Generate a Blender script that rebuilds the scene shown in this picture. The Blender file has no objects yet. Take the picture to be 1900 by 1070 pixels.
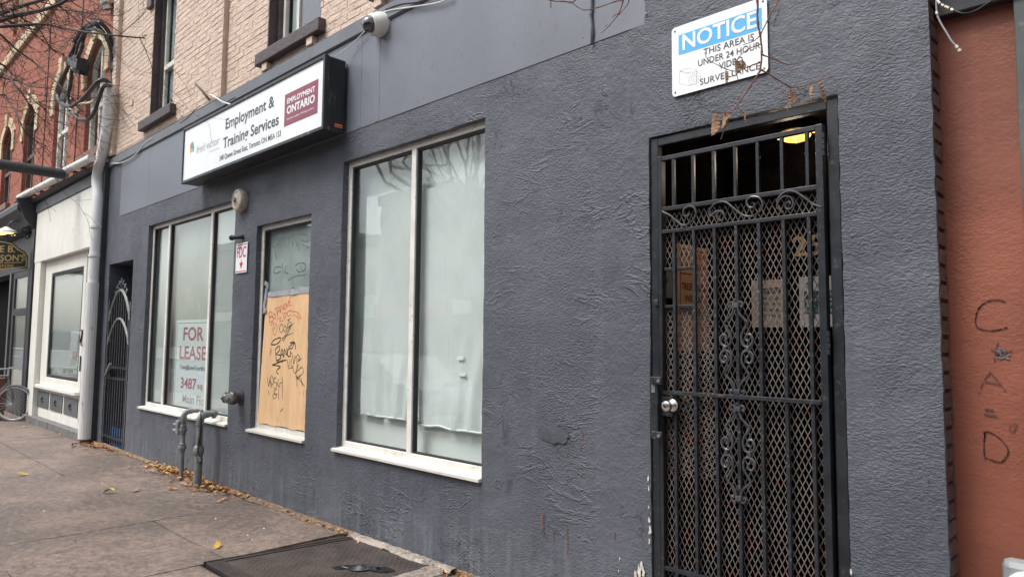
import bpy, math, random
from mathutils import Vector, Matrix, noise
R_ = random.Random(7)
S = bpy.context.scene
COL = S.collection
# ------------------------------------------------------------------ camera
CAM = Vector((0.0, -3.3096, 1.6))
RX = Vector((0.71704667, -0.04636542, -0.69548136))   # world axes seen by the camera (x right, y down, z forward)
RY = Vector((0.69697138, 0.06008739, 0.71457707))
RZ = Vector((0.00865799, -0.99711572, 0.07540084))
FPX, CXP, CYP = 1290.0, 950.0, 535.0
def ray(px, py):
    d = Vector((px - CXP, py - CYP, FPX))
    return Vector((RX.dot(d), RY.dot(d), RZ.dot(d)))
def at(px, py, y=0.0):            # measured point on the upright plane at distance y from the facade
    d = ray(px, py); return CAM + d * ((y - CAM.y) / d.y)
def atx(px, py, x):
    d = ray(px, py); return CAM + d * (x / d.x)
def gnd(px, py, z=0.0):
    d = ray(px, py); return CAM + d * ((z - CAM.z) / d.z)
def atd(px, py, dist):
    return CAM + ray(px, py) * (dist / FPX)
cam = bpy.data.cameras.new('camera'); camo = bpy.data.objects.new('camera', cam); COL.objects.link(camo)
right = Vector((RX[0], RY[0], RZ[0])); up = -Vector((RX[1], RY[1], RZ[1])); fw = Vector((RX[2], RY[2], RZ[2]))
m = Matrix(((right.x, up.x, -fw.x, CAM.x), (right.y, up.y, -fw.y, CAM.y), (right.z, up.z, -fw.z, CAM.z), (0, 0, 0, 1)))
camo.matrix_world = m
cam.sensor_width = 36; cam.lens = FPX / 1900 * 36; cam.clip_start = .05; cam.clip_end = 600
S.camera = camo
# ------------------------------------------------------------------ sky, sun, exposure
SUN_EL, SUN_AZ = math.radians(58), math.radians(205)     # overcast noon, high over the street
W = bpy.data.worlds.new('World'); S.world = W; W.use_nodes = True
wn = W.node_tree; wn.nodes.clear()
sky = wn.nodes.new('ShaderNodeTexSky'); sky.sky_type = 'NISHITA'; sky.sun_disc = False
sky.sun_elevation = SUN_EL; sky.sun_rotation = SUN_AZ; sky.air_density = 1.2; sky.dust_density = 4.0; sky.ozone_density = 1.0
hs = wn.nodes.new('ShaderNodeHueSaturation'); hs.inputs['Saturation'].default_value = .45; hs.inputs['Value'].default_value = 1.0
bg = wn.nodes.new('ShaderNodeBackground'); bg.inputs['Strength'].default_value = .115
wo = wn.nodes.new('ShaderNodeOutputWorld')
wn.links.new(sky.outputs[0], hs.inputs['Color']); wn.links.new(hs.outputs[0], bg.inputs[0]); wn.links.new(bg.outputs[0], wo.inputs[0])
sl = bpy.data.lights.new('sun', 'SUN'); sl.energy = 1.5; sl.angle = math.radians(26); sl.color = (1, .985, .965)
so = bpy.data.objects.new('sun', sl); COL.objects.link(so)
sd = Vector((math.sin(SUN_AZ) * math.cos(SUN_EL), math.cos(SUN_AZ) * math.cos(SUN_EL), math.sin(SUN_EL)))
so.rotation_euler = sd.to_track_quat('Z', 'Y').to_euler(); so.location = (0, -6, 12)
S.view_settings.view_transform = 'Standard'; S.view_settings.look = 'None'; S.view_settings.gamma = 1
S.view_settings.exposure = 1.05; S.view_settings.use_curve_mapping = False
S.render.engine = 'CYCLES'; S.cycles.use_denoising = True; S.cycles.max_bounces = 6; S.cycles.transparent_max_bounces = 12
S.cycles.diffuse_bounces = 3; S.cycles.glossy_bounces = 3; S.cycles.sample_clamp_indirect = 4

# ------------------------------------------------------------------ materials
def new_mat(name):
    mt = bpy.data.materials.new(name); mt.use_nodes = True
    nt = mt.node_tree; nt.nodes.clear()
    return mt, nt
def nd(nt, t, ins=None, **props):
    n = nt.nodes.new(t)
    for k, v in props.items(): setattr(n, k, v)
    for k, v in (ins or {}).items():
        s = n.inputs[k]
        if isinstance(v, bpy.types.NodeSocket): nt.links.new(v, s)
        else: s.default_value = v
    return n
def c4(c): return (c[0], c[1], c[2], 1)
def mth(nt, op, a, b=0.0, c=0.0, clamp=False):
    return nd(nt, 'ShaderNodeMath', {0: a, 1: b, 2: c}, operation=op, use_clamp=clamp).outputs[0]
def mixc(nt, f, a, b, bt='MIX'):
    return nd(nt, 'ShaderNodeMixRGB', {'Fac': f, 'Color1': a if isinstance(a, bpy.types.NodeSocket) else c4(a), 'Color2': b if isinstance(b, bpy.types.NodeSocket) else c4(b)}, blend_type=bt).outputs[0]
def pos(nt, sx=1, sy=1, sz=1):
    g = nd(nt, 'ShaderNodeNewGeometry')
    return nd(nt, 'ShaderNodeMapping', {'Vector': g.outputs['Position'], 'Scale': (sx, sy, sz)}).outputs[0]
def noi(nt, v, scale, detail=3, rough=.55, dist=0.0):
    return nd(nt, 'ShaderNodeTexNoise', {'Vector': v, 'Scale': scale, 'Detail': detail, 'Roughness': rough, 'Distortion': dist}).outputs[0]
def step(nt, x, a, b):
    return nd(nt, 'ShaderNodeMapRange', {'Value': x, 'From Min': a, 'From Max': b, 'To Min': 0.0, 'To Max': 1.0}, interpolation_type='SMOOTHSTEP').outputs[0]
def finish(nt, mt, col, rough, bump=None, metal=0.0, spec=.5, coat=0.0):
    p = nd(nt, 'ShaderNodeBsdfPrincipled', {'Base Color': col if isinstance(col, bpy.types.NodeSocket) else c4(col), 'Roughness': rough, 'Metallic': metal, 'Specular IOR Level': spec, 'Coat Weight': coat})
    if bump is not None:
        b = nd(nt, 'ShaderNodeBump', {'Height': bump, 'Distance': 1.0, 'Strength': 1.0})
        nt.links.new(b.outputs[0], p.inputs['Normal'])
    o = nd(nt, 'ShaderNodeOutputMaterial'); nt.links.new(p.outputs[0], o.inputs[0])
    return mt
MATS = {}
def M(name, col, rough=.55, metal=0.0, var=.18, vs=6.0, bump=.0, bs=80.0, spec=.5, col2=None, spots=0.0, spotcol=(.25, .24, .22), sps=60, rnd=0.0, stretch=(1, 1, 1), coat=0.0):
    mt, nt = new_mat(name); P = pos(nt, *stretch)
    n = noi(nt, P, vs, 5, .6)
    f = step(nt, n, .32, .68)
    lo = tuple(x * (1 - var) for x in col); hi = tuple(min(1, x * (1 + var)) for x in (col2 or col))
    c = mixc(nt, f, lo, hi)
    if rnd:
        oi = nd(nt, 'ShaderNodeObjectInfo')
        k = mth(nt, 'MULTIPLY_ADD', oi.outputs['Random'], 2 * rnd, 1 - rnd)
        c = mixc(nt, 1.0, c, nd(nt, 'ShaderNodeCombineColor', {0: k, 1: k, 2: k}).outputs[0], 'MULTIPLY')
    if spots:
        s = step(nt, noi(nt, P, sps, 4, .65), .62 - spots * .2, .70 - spots * .15)
        c = mixc(nt, mth(nt, 'MULTIPLY', s, .8), c, spotcol)
    h = mth(nt, 'MULTIPLY', noi(nt, P, bs, 4, .6), bump) if bump else None
    r = mth(nt, 'MULTIPLY_ADD', n, .2, rough - .1)
    MATS[name] = finish(nt, mt, c, r, h, metal, spec, coat); return MATS[name]

def stucco(name, base, amp=1.0, lines=1.0, fine=(50, 50, 95)):
    mt, nt = new_mat(name); P = pos(nt)
    z = nd(nt, 'ShaderNodeSeparateXYZ', {0: P}).outputs[2]
    x = nd(nt, 'ShaderNodeSeparateXYZ', {0: P}).outputs[0]
    big = noi(nt, P, 1.1, 4, .6)
    med = noi(nt, P, 5, 5, .6)
    grain = noi(nt, pos(nt, *fine), 1.0, 3, .6, .35)
    gr2 = noi(nt, P, 26, 4, .6)
    msk = mth(nt, 'MULTIPLY', step(nt, noi(nt, P, 2.0, 3, .5), .50, .62), mth(nt, 'SUBTRACT', 1.0, step(nt, x, -1.3, -1.0)))
    # trowel ridges: thin contour lines of a stretched noise, broken up by a mask
    rn = noi(nt, pos(nt, 1.6, 1, 4.2), 1.5, 4, .62, .6)
    rd = mth(nt, 'ABSOLUTE', mth(nt, 'SUBTRACT', rn, .5))
    ridge = mth(nt, 'SUBTRACT', 1.0, step(nt, rd, 0, .034))
    rn2 = noi(nt, pos(nt, 2.4, 1, 2.0), 2.1, 5, .66, 1.1)
    rd2 = mth(nt, 'ABSOLUTE', mth(nt, 'SUBTRACT', rn2, .47))
    ridge2 = mth(nt, 'SUBTRACT', 1.0, step(nt, rd2, 0, .026))
    m2 = mth(nt, 'MULTIPLY', step(nt, noi(nt, P, 2.6, 3, .5), .56, .64), mth(nt, 'SUBTRACT', 1.0, step(nt, x, -1.3, -1.0)))
    ridges = mth(nt, 'ADD', mth(nt, 'MULTIPLY', ridge, msk), mth(nt, 'MULTIPLY', ridge2, m2))
    xr = nd(nt, 'ShaderNodeMapRange', {'Value': x, 'From Min': -7.0, 'From Max': -.9, 'To Min': .40, 'To Max': 1.15}).outputs[0]
    gm = mth(nt, 'MULTIPLY', xr, mth(nt, 'MULTIPLY_ADD', step(nt, noi(nt, pos(nt, 1.5, 1, .8), 1.3, 4, .6), .36, .64), 1.0, .22))
    h = mth(nt, 'ADD', mth(nt, 'MULTIPLY', mth(nt, 'MULTIPLY', grain, gm), .0100 * amp), mth(nt, 'MULTIPLY', gr2, .0060 * amp))
    h = mth(nt, 'ADD', h, mth(nt, 'MULTIPLY', ridges, .0050 * lines))
    h = mth(nt, 'ADD', h, mth(nt, 'MULTIPLY', med, .010 * amp))
    c = mixc(nt, step(nt, big, .3, .7), (base[0] * .80, base[1] * .80, base[2] * .82), (base[0] * 1.16, base[1] * 1.15, base[2] * 1.12))
    c = mixc(nt, mth(nt, 'MULTIPLY', step(nt, noi(nt, pos(nt, .9, 1, 2.6), 1.7, 4, .6, .3), .52, .64), .35), c, tuple(v * .74 for v in base))
    c = mixc(nt, mth(nt, 'MULTIPLY', step(nt, med, .35, .75), .28), c, tuple(v * .72 for v in base))
    # worn, pale paint at the foot of the wall and rain streaks
    streak = noi(nt, pos(nt, 14, 1, .7), 1.0, 4, .6)
    low = mth(nt, 'SUBTRACT', 1.0, step(nt, z, .0, .62))
    worn = mth(nt, 'MULTIPLY', low, step(nt, mth(nt, 'ADD', mth(nt, 'MULTIPLY', streak, .6), mth(nt, 'MULTIPLY', med, .4)), .42, .66))
    c = mixc(nt, mth(nt, 'MULTIPLY', worn, .8), c, (base[0] * 1.9, base[1] * 1.95, base[2] * 1.75))
    st2 = mth(nt, 'MULTIPLY', step(nt, noi(nt, pos(nt, 9, 1, .35), 1.0, 3, .5), .58, .72), .22)
    c = mixc(nt, st2, c, tuple(v * 1.5 for v in base))
    # rain grime running down below the sills
    grime = 0.0
    for (ga, gb_) in ((-10.25, -7.5), (-6.99, -5.86), (-5.36, -3.5)):
        inx = mth(nt, 'MULTIPLY', step(nt, x, ga, ga + .1), mth(nt, 'SUBTRACT', 1.0, step(nt, x, gb_ - .05, gb_ + .05)))
        grime = mth(nt, 'ADD', grime, inx)
    grime = mth(nt, 'MULTIPLY', mth(nt, 'MULTIPLY', grime, step(nt, z, .12, .62)), mth(nt, 'SUBTRACT', 1.0, step(nt, z, .66, .67)))
    grime = mth(nt, 'MULTIPLY', grime, step(nt, noi(nt, pos(nt, 11, 1, .5), 1.0, 4, .65), .42, .62))
    c = mixc(nt, mth(nt, 'MULTIPLY', grime, .32), c, tuple(v * .45 for v in base))
    scuff = step(nt, noi(nt, pos(nt, 30, 1, 11), 1.0, 5, .7), .70, .76)
    c = mixc(nt, mth(nt, 'MULTIPLY', scuff, .35), c, (.3, .3, .3))
    r = mth(nt, 'MULTIPLY_ADD', med, .25, .44)
    MATS[name] = finish(nt, mt, c, r, h, 0, .4); return MATS[name]

STUC = stucco('grey stucco paint', (.084, .092, .111))
FASC = M('smooth grey fascia paint', (.143, .155, .181), .42, var=.08, vs=1.6, bump=.002, bs=18, spots=.10, spotcol=(.115, .122, .14), sps=16, stretch=(1, 1, .6))
BAND = M('grey trim band paint', (.125, .133, .15), .5, var=.12, vs=5, bump=.003, bs=30)
REDST = stucco('terracotta stucco', (.245, .080, .048), .35, .15, (60, 60, 85))
BEIGE = M('beige painted brick', (.575, .445, .350), .62, var=.07, vs=4, bump=.014, bs=38, rnd=.05, spots=.12, spotcol=(.40, .25, .18), sps=28)
BEIGEM = M('beige painted mortar', (.54, .41, .32), .7, var=.12, vs=7, bump=.006, bs=50)
BROWNP = M('dark brown trim paint', (.062, .046, .046), .55, var=.2, vs=9, bump=.008, bs=28, spots=.1, spotcol=(.10, .08, .08), sps=30)
STEELD = M('black painted steel', (.016, .018, .022), .42, var=.3, vs=30, bump=.0012, bs=160, spots=.14, spotcol=(.15, .15, .155), sps=55)
FRAMED = M('charcoal gate frame paint', (.013, .015, .019), .4, var=.3, vs=9, bump=.001, bs=90, spots=.12, spotcol=(.05, .052, .056), sps=30)
MESHM = M('rusty expanded mesh', (.140, .122, .110), .6, var=.25, vs=4, spots=.45, spotcol=(.17, .085, .058), sps=16)
IRON = M('wrought iron paint', (.05, .053, .06), .3, var=.25, vs=25, spots=.2, spotcol=(.12, .12, .12), sps=50)
ALU = M('dull aluminium frame', (.68, .665, .62), .45, .1, var=.1, vs=5, bump=.0006, bs=60, spots=.08, spotcol=(.30, .28, .24), sps=25)
SILLM = M('weathered cream sill', (.56, .535, .48), .5, var=.08, vs=8, spots=.06, spotcol=(.36, .31, .24), sps=14, stretch=(.5, 1, 3))
DARK = M('dark rubber gasket', (.012, .013, .014), .6, var=.1)
WHITEP = M('white sheet metal', (.78, .79, .79), .38, var=.03, vs=4)
WHITES = M('sign face acrylic', (.74, .76, .76), .22, var=.03, vs=2.5)
BLACKS = M('black sign cabinet', (.022, .024, .028), .38, var=.25, vs=18, bump=.0008, bs=80, spots=.15, spotcol=(.13, .14, .15), sps=18, stretch=(1, 1, .25))
INKG = M('dark grey sign ink', (.045, .047, .055), .4, var=.05)
INKL = M('pale grey sign ink', (.33, .36, .42), .4, var=.12)
INKB = M('black ink', (.018, .018, .02), .5, var=.2)
MAROON = M('maroon sign panel', (.235, .045, .075), .35, var=.06)
BLUE = M('notice blue', (.075, .40, .78), .35, var=.03)
REDI = M('red sign ink', (.50, .02, .035), .4, var=.08)
REDL = M('dull red lease ink', (.36, .10, .115), .45, var=.12)
ORANGE = M('orange sticker', (.62, .17, .06), .5, var=.1)
GREEN = M('logo green', (.10, .42, .20), .4, var=.05); LBLUE = M('logo blue', (.10, .20, .45), .4, var=.05)
LRED = M('logo red', (.62, .12, .10), .4, var=.05); LORG = M('logo orange', (.75, .35, .10), .4, var=.05)
TEAL = M('teal print', (.018, .11, .135), .45, var=.15, vs=12)
GREYI = M('thin grey line ink', (.42, .43, .44), .5, var=.1)
PLY = M('weathered plywood', (.70, .455, .245), .6, var=.08, vs=3, bump=.0012, bs=40, spots=.14, spotcol=(.45, .27, .15), sps=14, stretch=(3, 1, .6))
TAPE = M('grey duct tape', (.36, .37, .39), .3, .3, var=.2, vs=14, bump=.004, bs=25)
GALV = M('weathered grey pipe paint', (.18, .20, .195), .5, .2, var=.25, vs=14, bump=.002, bs=60, spots=.35, spotcol=(.20, .17, .12), sps=26)
DULLM = M('tarnished brass fitting', (.11, .10, .09), .35, .6, var=.4, vs=22, spots=.3, spotcol=(.3, .27, .24), sps=30)
STAIN = M('brushed steel knob', (.62, .60, .57), .22, .95, var=.06)
CREAM = M('cream enamel bell', (.42, .385, .31), .5, var=.18, vs=16, bump=.001, bs=60, spots=.15, spotcol=(.2, .18, .14), sps=30)
WPLAS = M('white plastic', (.68, .67, .62), .35, var=.06, vs=12)
DOME = M('smoked dome', (.02, .022, .025), .06, var=.1, spec=.9, coat=1.0)
WCAB = M('white cable', (.66, .66, .64), .45, var=.08); BCAB = M('black cable', (.017, .018, .02), .5, var=.3, vs=30)
TANC = M('tan cable', (.55, .45, .32), .5, var=.1); GCAB = M('grey coax', (.24, .235, .24), .45, var=.1); BRASS = M('coax connector', (.72, .66, .50), .3, .8, var=.1)
PIPEW = M('grey white downpipe paint', (.64, .65, .64), .45, var=.1, vs=3, bump=.001, bs=30, spots=.12, spotcol=(.36, .27, .2), sps=9, stretch=(1, 1, .3))
SHOPW = M('old white shop paint', (.70, .69, .63), .55, var=.05, vs=3, bump=.002, bs=30, spots=.05, spotcol=(.50, .46, .39), sps=9, stretch=(2.0, 2.0, .7))
SHOPG = M('grey shop panel paint', (.105, .112, .115), .5, var=.15, vs=6, spots=.1, sps=18)
SHOPD = M('charcoal shop paint', (.028, .03, .034), .5, var=.25, vs=5)
STONE = M('grey plinth stone', (.13, .13, .13), .75, var=.25, vs=8, bump=.006, bs=30)
TANST = M('tan sandstone', (.55, .42, .27), .75, var=.16, vs=6, bump=.006, bs=30)
BRNST = M('brown stone', (.20, .115, .08), .75, var=.2, vs=6, bump=.006, bs=30)
SASHW = M('cream sash paint', (.62, .60, .54), .5, var=.1, vs=6); SASHB = M('brown sash paint', (.10, .065, .055), .5, var=.2)
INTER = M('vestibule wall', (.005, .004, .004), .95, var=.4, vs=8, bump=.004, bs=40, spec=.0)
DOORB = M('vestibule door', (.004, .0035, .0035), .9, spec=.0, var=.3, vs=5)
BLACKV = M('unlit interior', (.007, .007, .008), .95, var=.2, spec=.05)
FILM = M('frosted film', (.50, .535, .52), .5, var=.06, vs=1.8)
BACKD = M('dim interior backing', (.31, .345, .32), .5, var=.14, vs=1.6, spots=.06, spotcol=(.36, .40, .37), sps=4)
PAPERP = M('pale paper backing', (.68, .715, .69), .7, var=.04, vs=2)
CLOTH = M('white window sheet', (.62, .645, .64), .75, var=.05, vs=3, bump=.002, bs=14)
GLASSBACK = M('grey green glass backing', (.42, .465, .455), .4, var=.1, vs=3)
SIGNP = M('pale lease board', (.66, .73, .73), .5, var=.03)
PAPERS = M('aged paper notice', (.76, .67, .55), .7, var=.1, vs=12); PAPERW = M('white notice board', (.80, .79, .78), .6, var=.06)
TRESP = M('tan trespass board', (.62, .34, .19), .6, var=.08, vs=14)
PLATE = M('grey keypad plate', (.30, .28, .25), .45, .3, var=.1)
GOLD = M('gold leaf numeral', (.62, .44, .24), .4, .2, var=.15)
GOLDL = M('gold sign paint', (.60, .42, .16), .4, .2, var=.1)
BARK = M('grey brown bark', (.055, .042, .036), .8, var=.35, vs=20, bump=.004, bs=70)
TWIGR = M('red brown twig', (.17, .075, .05), .6, var=.3, vs=40)
BLUEB = M('blue painted board', (.02, .14, .36), .5, var=.2, vs=8)
PLASTICB = M('black plastic scrap', (.012, .012, .013), .3, var=.3)
RUSTBOX = M('rust brown planter', (.13, .045, .025), .6, var=.25, vs=8, bump=.002, bs=30)
RUBBER = M('bicycle rubber', (.10, .098, .095), .7); CHROME = M('dull chrome', (.42, .42, .41), .4, .1, var=.15)
CARP = M('silver car paint', (.28, .30, .33), .25, .5, var=.02, coat=1.0); VANP = M('white van paint', (.72, .73, .74), .3, var=.02, coat=.6)
CARG = M('tinted car glass', (.05, .055, .06), .4, var=.05, spec=.25); LAMPR = M('red tail lamp', (.45, .02, .02), .2, var=.05)
ROADM = M('asphalt', (.05, .05, .052), .8, var=.2, vs=3, bump=.006, bs=60)
KERBM = M('kerb concrete', (.22, .21, .195), .8, var=.15, vs=6, bump=.004, bs=40)
LINEM = M('road line paint', (.7, .7, .66), .6, var=.2, vs=10)
FARB = [M('far brick red', (.22, .085, .06), .8, var=.2, vs=2), M('far stone grey', (.36, .34, .31), .8, var=.15, vs=2), M('far painted cream', (.50, .45, .36), .8, var=.12, vs=2), M('far brick brown', (.16, .09, .065), .8, var=.2, vs=2)]
FARG = M('far window glass', (.04, .05, .06), .08, var=.2, spec=.8)
LAMPG = None
def emis(name, col, st):
    mt, nt = new_mat(name)
    n = noi(nt, pos(nt, 1, 1, 1), 45, 3, .6)
    c = mixc(nt, step(nt, n, .35, .65), tuple(v * .45 for v in col), col)
    e = nd(nt, 'ShaderNodeEmission', {'Color': c, 'Strength': st}); o = nd(nt, 'ShaderNodeOutputMaterial')
    nt.links.new(e.outputs[0], o.inputs[0]); return mt
LAMPG = emis('lit lamp glass', (1.0, .56, .12), 1.6)
LAMPS = emis('lit shop lamp', (1.0, .6, .2), 2.0)
def glass(name, tint=(.965, .985, .978), ior=1.5, rough=.0, wav=.0):
    mt, nt = new_mat(name)
    lw = nd(nt, 'ShaderNodeLayerWeight', {'Blend': .5})
    fr = nd(nt, 'ShaderNodeMath', {0: mth(nt, 'POWER', lw.outputs['Facing'], 4.2), 1: .92, 2: .05}, operation='MULTIPLY_ADD')
    t = nd(nt, 'ShaderNodeBsdfTransparent', {'Color': c4(tint)})
    g = nd(nt, 'ShaderNodeBsdfGlossy', {'Color': (1, 1, 1, 1), 'Roughness': rough})
    if wav:
        b = nd(nt, 'ShaderNodeBump', {'Height': mth(nt, 'MULTIPLY', noi(nt, pos(nt), 2.2, 2), wav), 'Distance': 1.0})
        nt.links.new(b.outputs[0], g.inputs['Normal'])
    x = nd(nt, 'ShaderNodeMixShader', {0: fr.outputs[0], 1: t.outputs[0], 2: g.outputs[0]})
    o = nd(nt, 'ShaderNodeOutputMaterial'); nt.links.new(x.outputs[0], o.inputs[0]); return mt
GLASS = glass('window glass', wav=.0007)

def concrete(name, base):
    mt, nt = new_mat(name); P = pos(nt)
    oi = nd(nt, 'ShaderNodeObjectInfo')
    big = noi(nt, P, .8, 4, .6); med = noi(nt, P, 5, 5, .65); gr = noi(nt, P, 150, 3, .7); ag = noi(nt, P, 19, 7, .86)
    c = mixc(nt, step(nt, big, .34, .64), tuple(v * .62 for v in base), (base[0] * 1.2, base[1] * 1.13, base[2] * 1.08))
    c = mixc(nt, mth(nt, 'MULTIPLY', step(nt, med, .42, .66), .55), c, tuple(v * .6 for v in base))
    c = mixc(nt, mth(nt, 'MULTIPLY', step(nt, ag, .525, .575), .5), c, tuple(v * 1.8 for v in base))
    c = mixc(nt, mth(nt, 'MULTIPLY', mth(nt, 'SUBTRACT', 1.0, step(nt, ag, .43, .48)), .6), c, tuple(v * .42 for v in base))
    c = mixc(nt, mth(nt, 'MULTIPLY', step(nt, gr, .53, .62), .45), c, tuple(v * .4 for v in base))
    wx = noi(nt, pos(nt, 2.5, 9, 1), 1.0, 5, .65, .4)
    c = mixc(nt, mth(nt, 'MULTIPLY', step(nt, wx, .60, .76), .5), c, (base[0] * 1.75, base[1] * 1.8, base[2] * 1.8))
    k = mth(nt, 'MULTIPLY_ADD', oi.outputs['Random'], .22, .89)
    c = mixc(nt, 1.0, c, nd(nt, 'ShaderNodeCombineColor', {0: k, 1: k, 2: k}).outputs[0], 'MULTIPLY')
    vo = nd(nt, 'ShaderNodeTexVoronoi', {'Vector': P, 'Scale': 3.3, 'Randomness': 1.0}).outputs['Distance']
    gum = mth(nt, 'SUBTRACT', 1.0, step(nt, mth(nt, 'ADD', vo, mth(nt, 'MULTIPLY', noi(nt, P, 24, 3), .06)), .075, .10))
    c = mixc(nt, mth(nt, 'MULTIPLY', gum, .55), c, tuple(v * .45 for v in base))
    ck = mth(nt, 'ABSOLUTE', mth(nt, 'SUBTRACT', noi(nt, P, .9, 6, .7, .4), .5))
    crack = mth(nt, 'MULTIPLY', mth(nt, 'SUBTRACT', 1.0, step(nt, ck, 0, .004)), step(nt, noi(nt, P, .6, 2), .5, .56))
    c = mixc(nt, mth(nt, 'MULTIPLY', crack, .8), c, tuple(v * .25 for v in base))
    sp_ = step(nt, noi(nt, P, 2.0, 6, .75, .6), .60, .70)
    c = mixc(nt, mth(nt, 'MULTIPLY', sp_, .3), c, (base[0] * 1.5, base[1] * 1.5, base[2] * 1.5))
    h = mth(nt, 'ADD', mth(nt, 'MULTIPLY', gr, .0022), mth(nt, 'ADD', mth(nt, 'MULTIPLY', med, .006), mth(nt, 'MULTIPLY', crack, -.004)))
    r = mth(nt, 'MULTIPLY_ADD', med, -.6, .80)
    return finish(nt, mt, c, r, h, 0, .5)
CONC = concrete('damp pavement concrete', (.180, .141, .117))
CONCL = concrete('pale crumbling concrete', (.27, .235, .20))
BED = concrete('joint dirt', (.045, .034, .028))
DIRT = M('sandy grit', (.17, .115, .075), .9, var=.35, vs=22, bump=.012, bs=70)

def tread():
    mt, nt = new_mat('rusty tread plate')
    g = nd(nt, 'ShaderNodeNewGeometry'); P = g.outputs['Position']
    mp = nd(nt, 'ShaderNodeMapping', {'Vector': P, 'Rotation': (0, 0, math.radians(45)), 'Scale': (26, 26, 26)}).outputs[0]
    sp = nd(nt, 'ShaderNodeSeparateXYZ', {0: mp})
    fx = mth(nt, 'SUBTRACT', mth(nt, 'FRACT', sp.outputs[0]), .5); fy = mth(nt, 'SUBTRACT', mth(nt, 'FRACT', sp.outputs[1]), .5)
    chk = mth(nt, 'FLOORED_MODULO', mth(nt, 'ADD', mth(nt, 'FLOOR', sp.outputs[0]), mth(nt, 'FLOOR', sp.outputs[1])), 2.0)
    def ell(a, b): return mth(nt, 'ADD', mth(nt, 'MULTIPLY', mth(nt, 'MULTIPLY', fx, fx), a), mth(nt, 'MULTIPLY', mth(nt, 'MULTIPLY', fy, fy), b))
    e1 = mth(nt, 'SUBTRACT', 1.0, step(nt, ell(5, 60), .5, 1.1)); e2 = mth(nt, 'SUBTRACT', 1.0, step(nt, ell(60, 5), .5, 1.1))
    lug = mth(nt, 'ADD', mth(nt, 'MULTIPLY', e1, chk), mth(nt, 'MULTIPLY', e2, mth(nt, 'SUBTRACT', 1.0, chk)))
    n = noi(nt, P, 4, 5, .65)
    c = mixc(nt, step(nt, n, .3, .7), (.045, .034, .031), (.085, .066, .058))
    c = mixc(nt, mth(nt, 'MULTIPLY', lug, .55), c, (.13, .115, .105))
    return finish(nt, mt, c, mth(nt, 'MULTIPLY_ADD', n, .3, .35), mth(nt, 'MULTIPLY', lug, .004), .35, .5)
TREAD = tread()
RUSTF = M('dark hatch frame', (.04, .033, .031), .5, .3, var=.25, vs=10, bump=.001, bs=60)

def brickred():
    mt, nt = new_mat('old red brickwork')
    P = pos(nt); s = nd(nt, 'ShaderNodeSeparateXYZ', {0: P})
    v = nd(nt, 'ShaderNodeCombineXYZ', {0: mth(nt, 'ADD', s.outputs[0], s.outputs[1]), 1: s.outputs[2]}).outputs[0]
    b = nd(nt, 'ShaderNodeTexBrick', {'Vector': v, 'Color1': (.37, .122, .074, 1), 'Color2': (.28, .085, .052, 1), 'Mortar': (.20, .085, .06, 1), 'Scale': 1.0, 'Mortar Size': .008, 'Mortar Smooth': .3, 'Bias': 0.0, 'Brick Width': .215, 'Row Height': .073})
    n = noi(nt, P, 1.3, 5, .65); n2 = noi(nt, P, 30, 3, .6)
    c = mixc(nt, mth(nt, 'MULTIPLY', step(nt, n, .45, .75), .45), b.outputs['Color'], (.47, .20, .14))
    c = mixc(nt, mth(nt, 'MULTIPLY', step(nt, n2, .5, .75), .3), c, (.2, .06, .04))
    h = mth(nt, 'ADD', mth(nt, 'MULTIPLY', b.outputs['Fac'], -.008), mth(nt, 'MULTIPLY', n2, .006))
    return finish(nt, mt, c, .8, h, 0, .3)
REDB = brickred()
EDGEB = M('brown edge brick', (.115, .062, .045), .8, var=.3, vs=18, bump=.005, bs=60, rnd=.25, spots=.2, spotcol=(.2, .15, .12), sps=35)
EDGEM = M('dark edge mortar', (.032, .026, .022), .9, var=.3, vs=20)
LEAFB = M('dead tan leaf', (.24, .14, .075), .7, var=.3, vs=60, bump=.002, bs=180, rnd=.2)
LEAFO = M('fallen orange leaf', (.20, .085, .035), .65, var=.4, vs=22, col2=(.42, .20, .075), rnd=.2)
LEAFY = M('fallen yellow leaf', (.50, .30, .05), .6, var=.25, vs=40)

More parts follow.
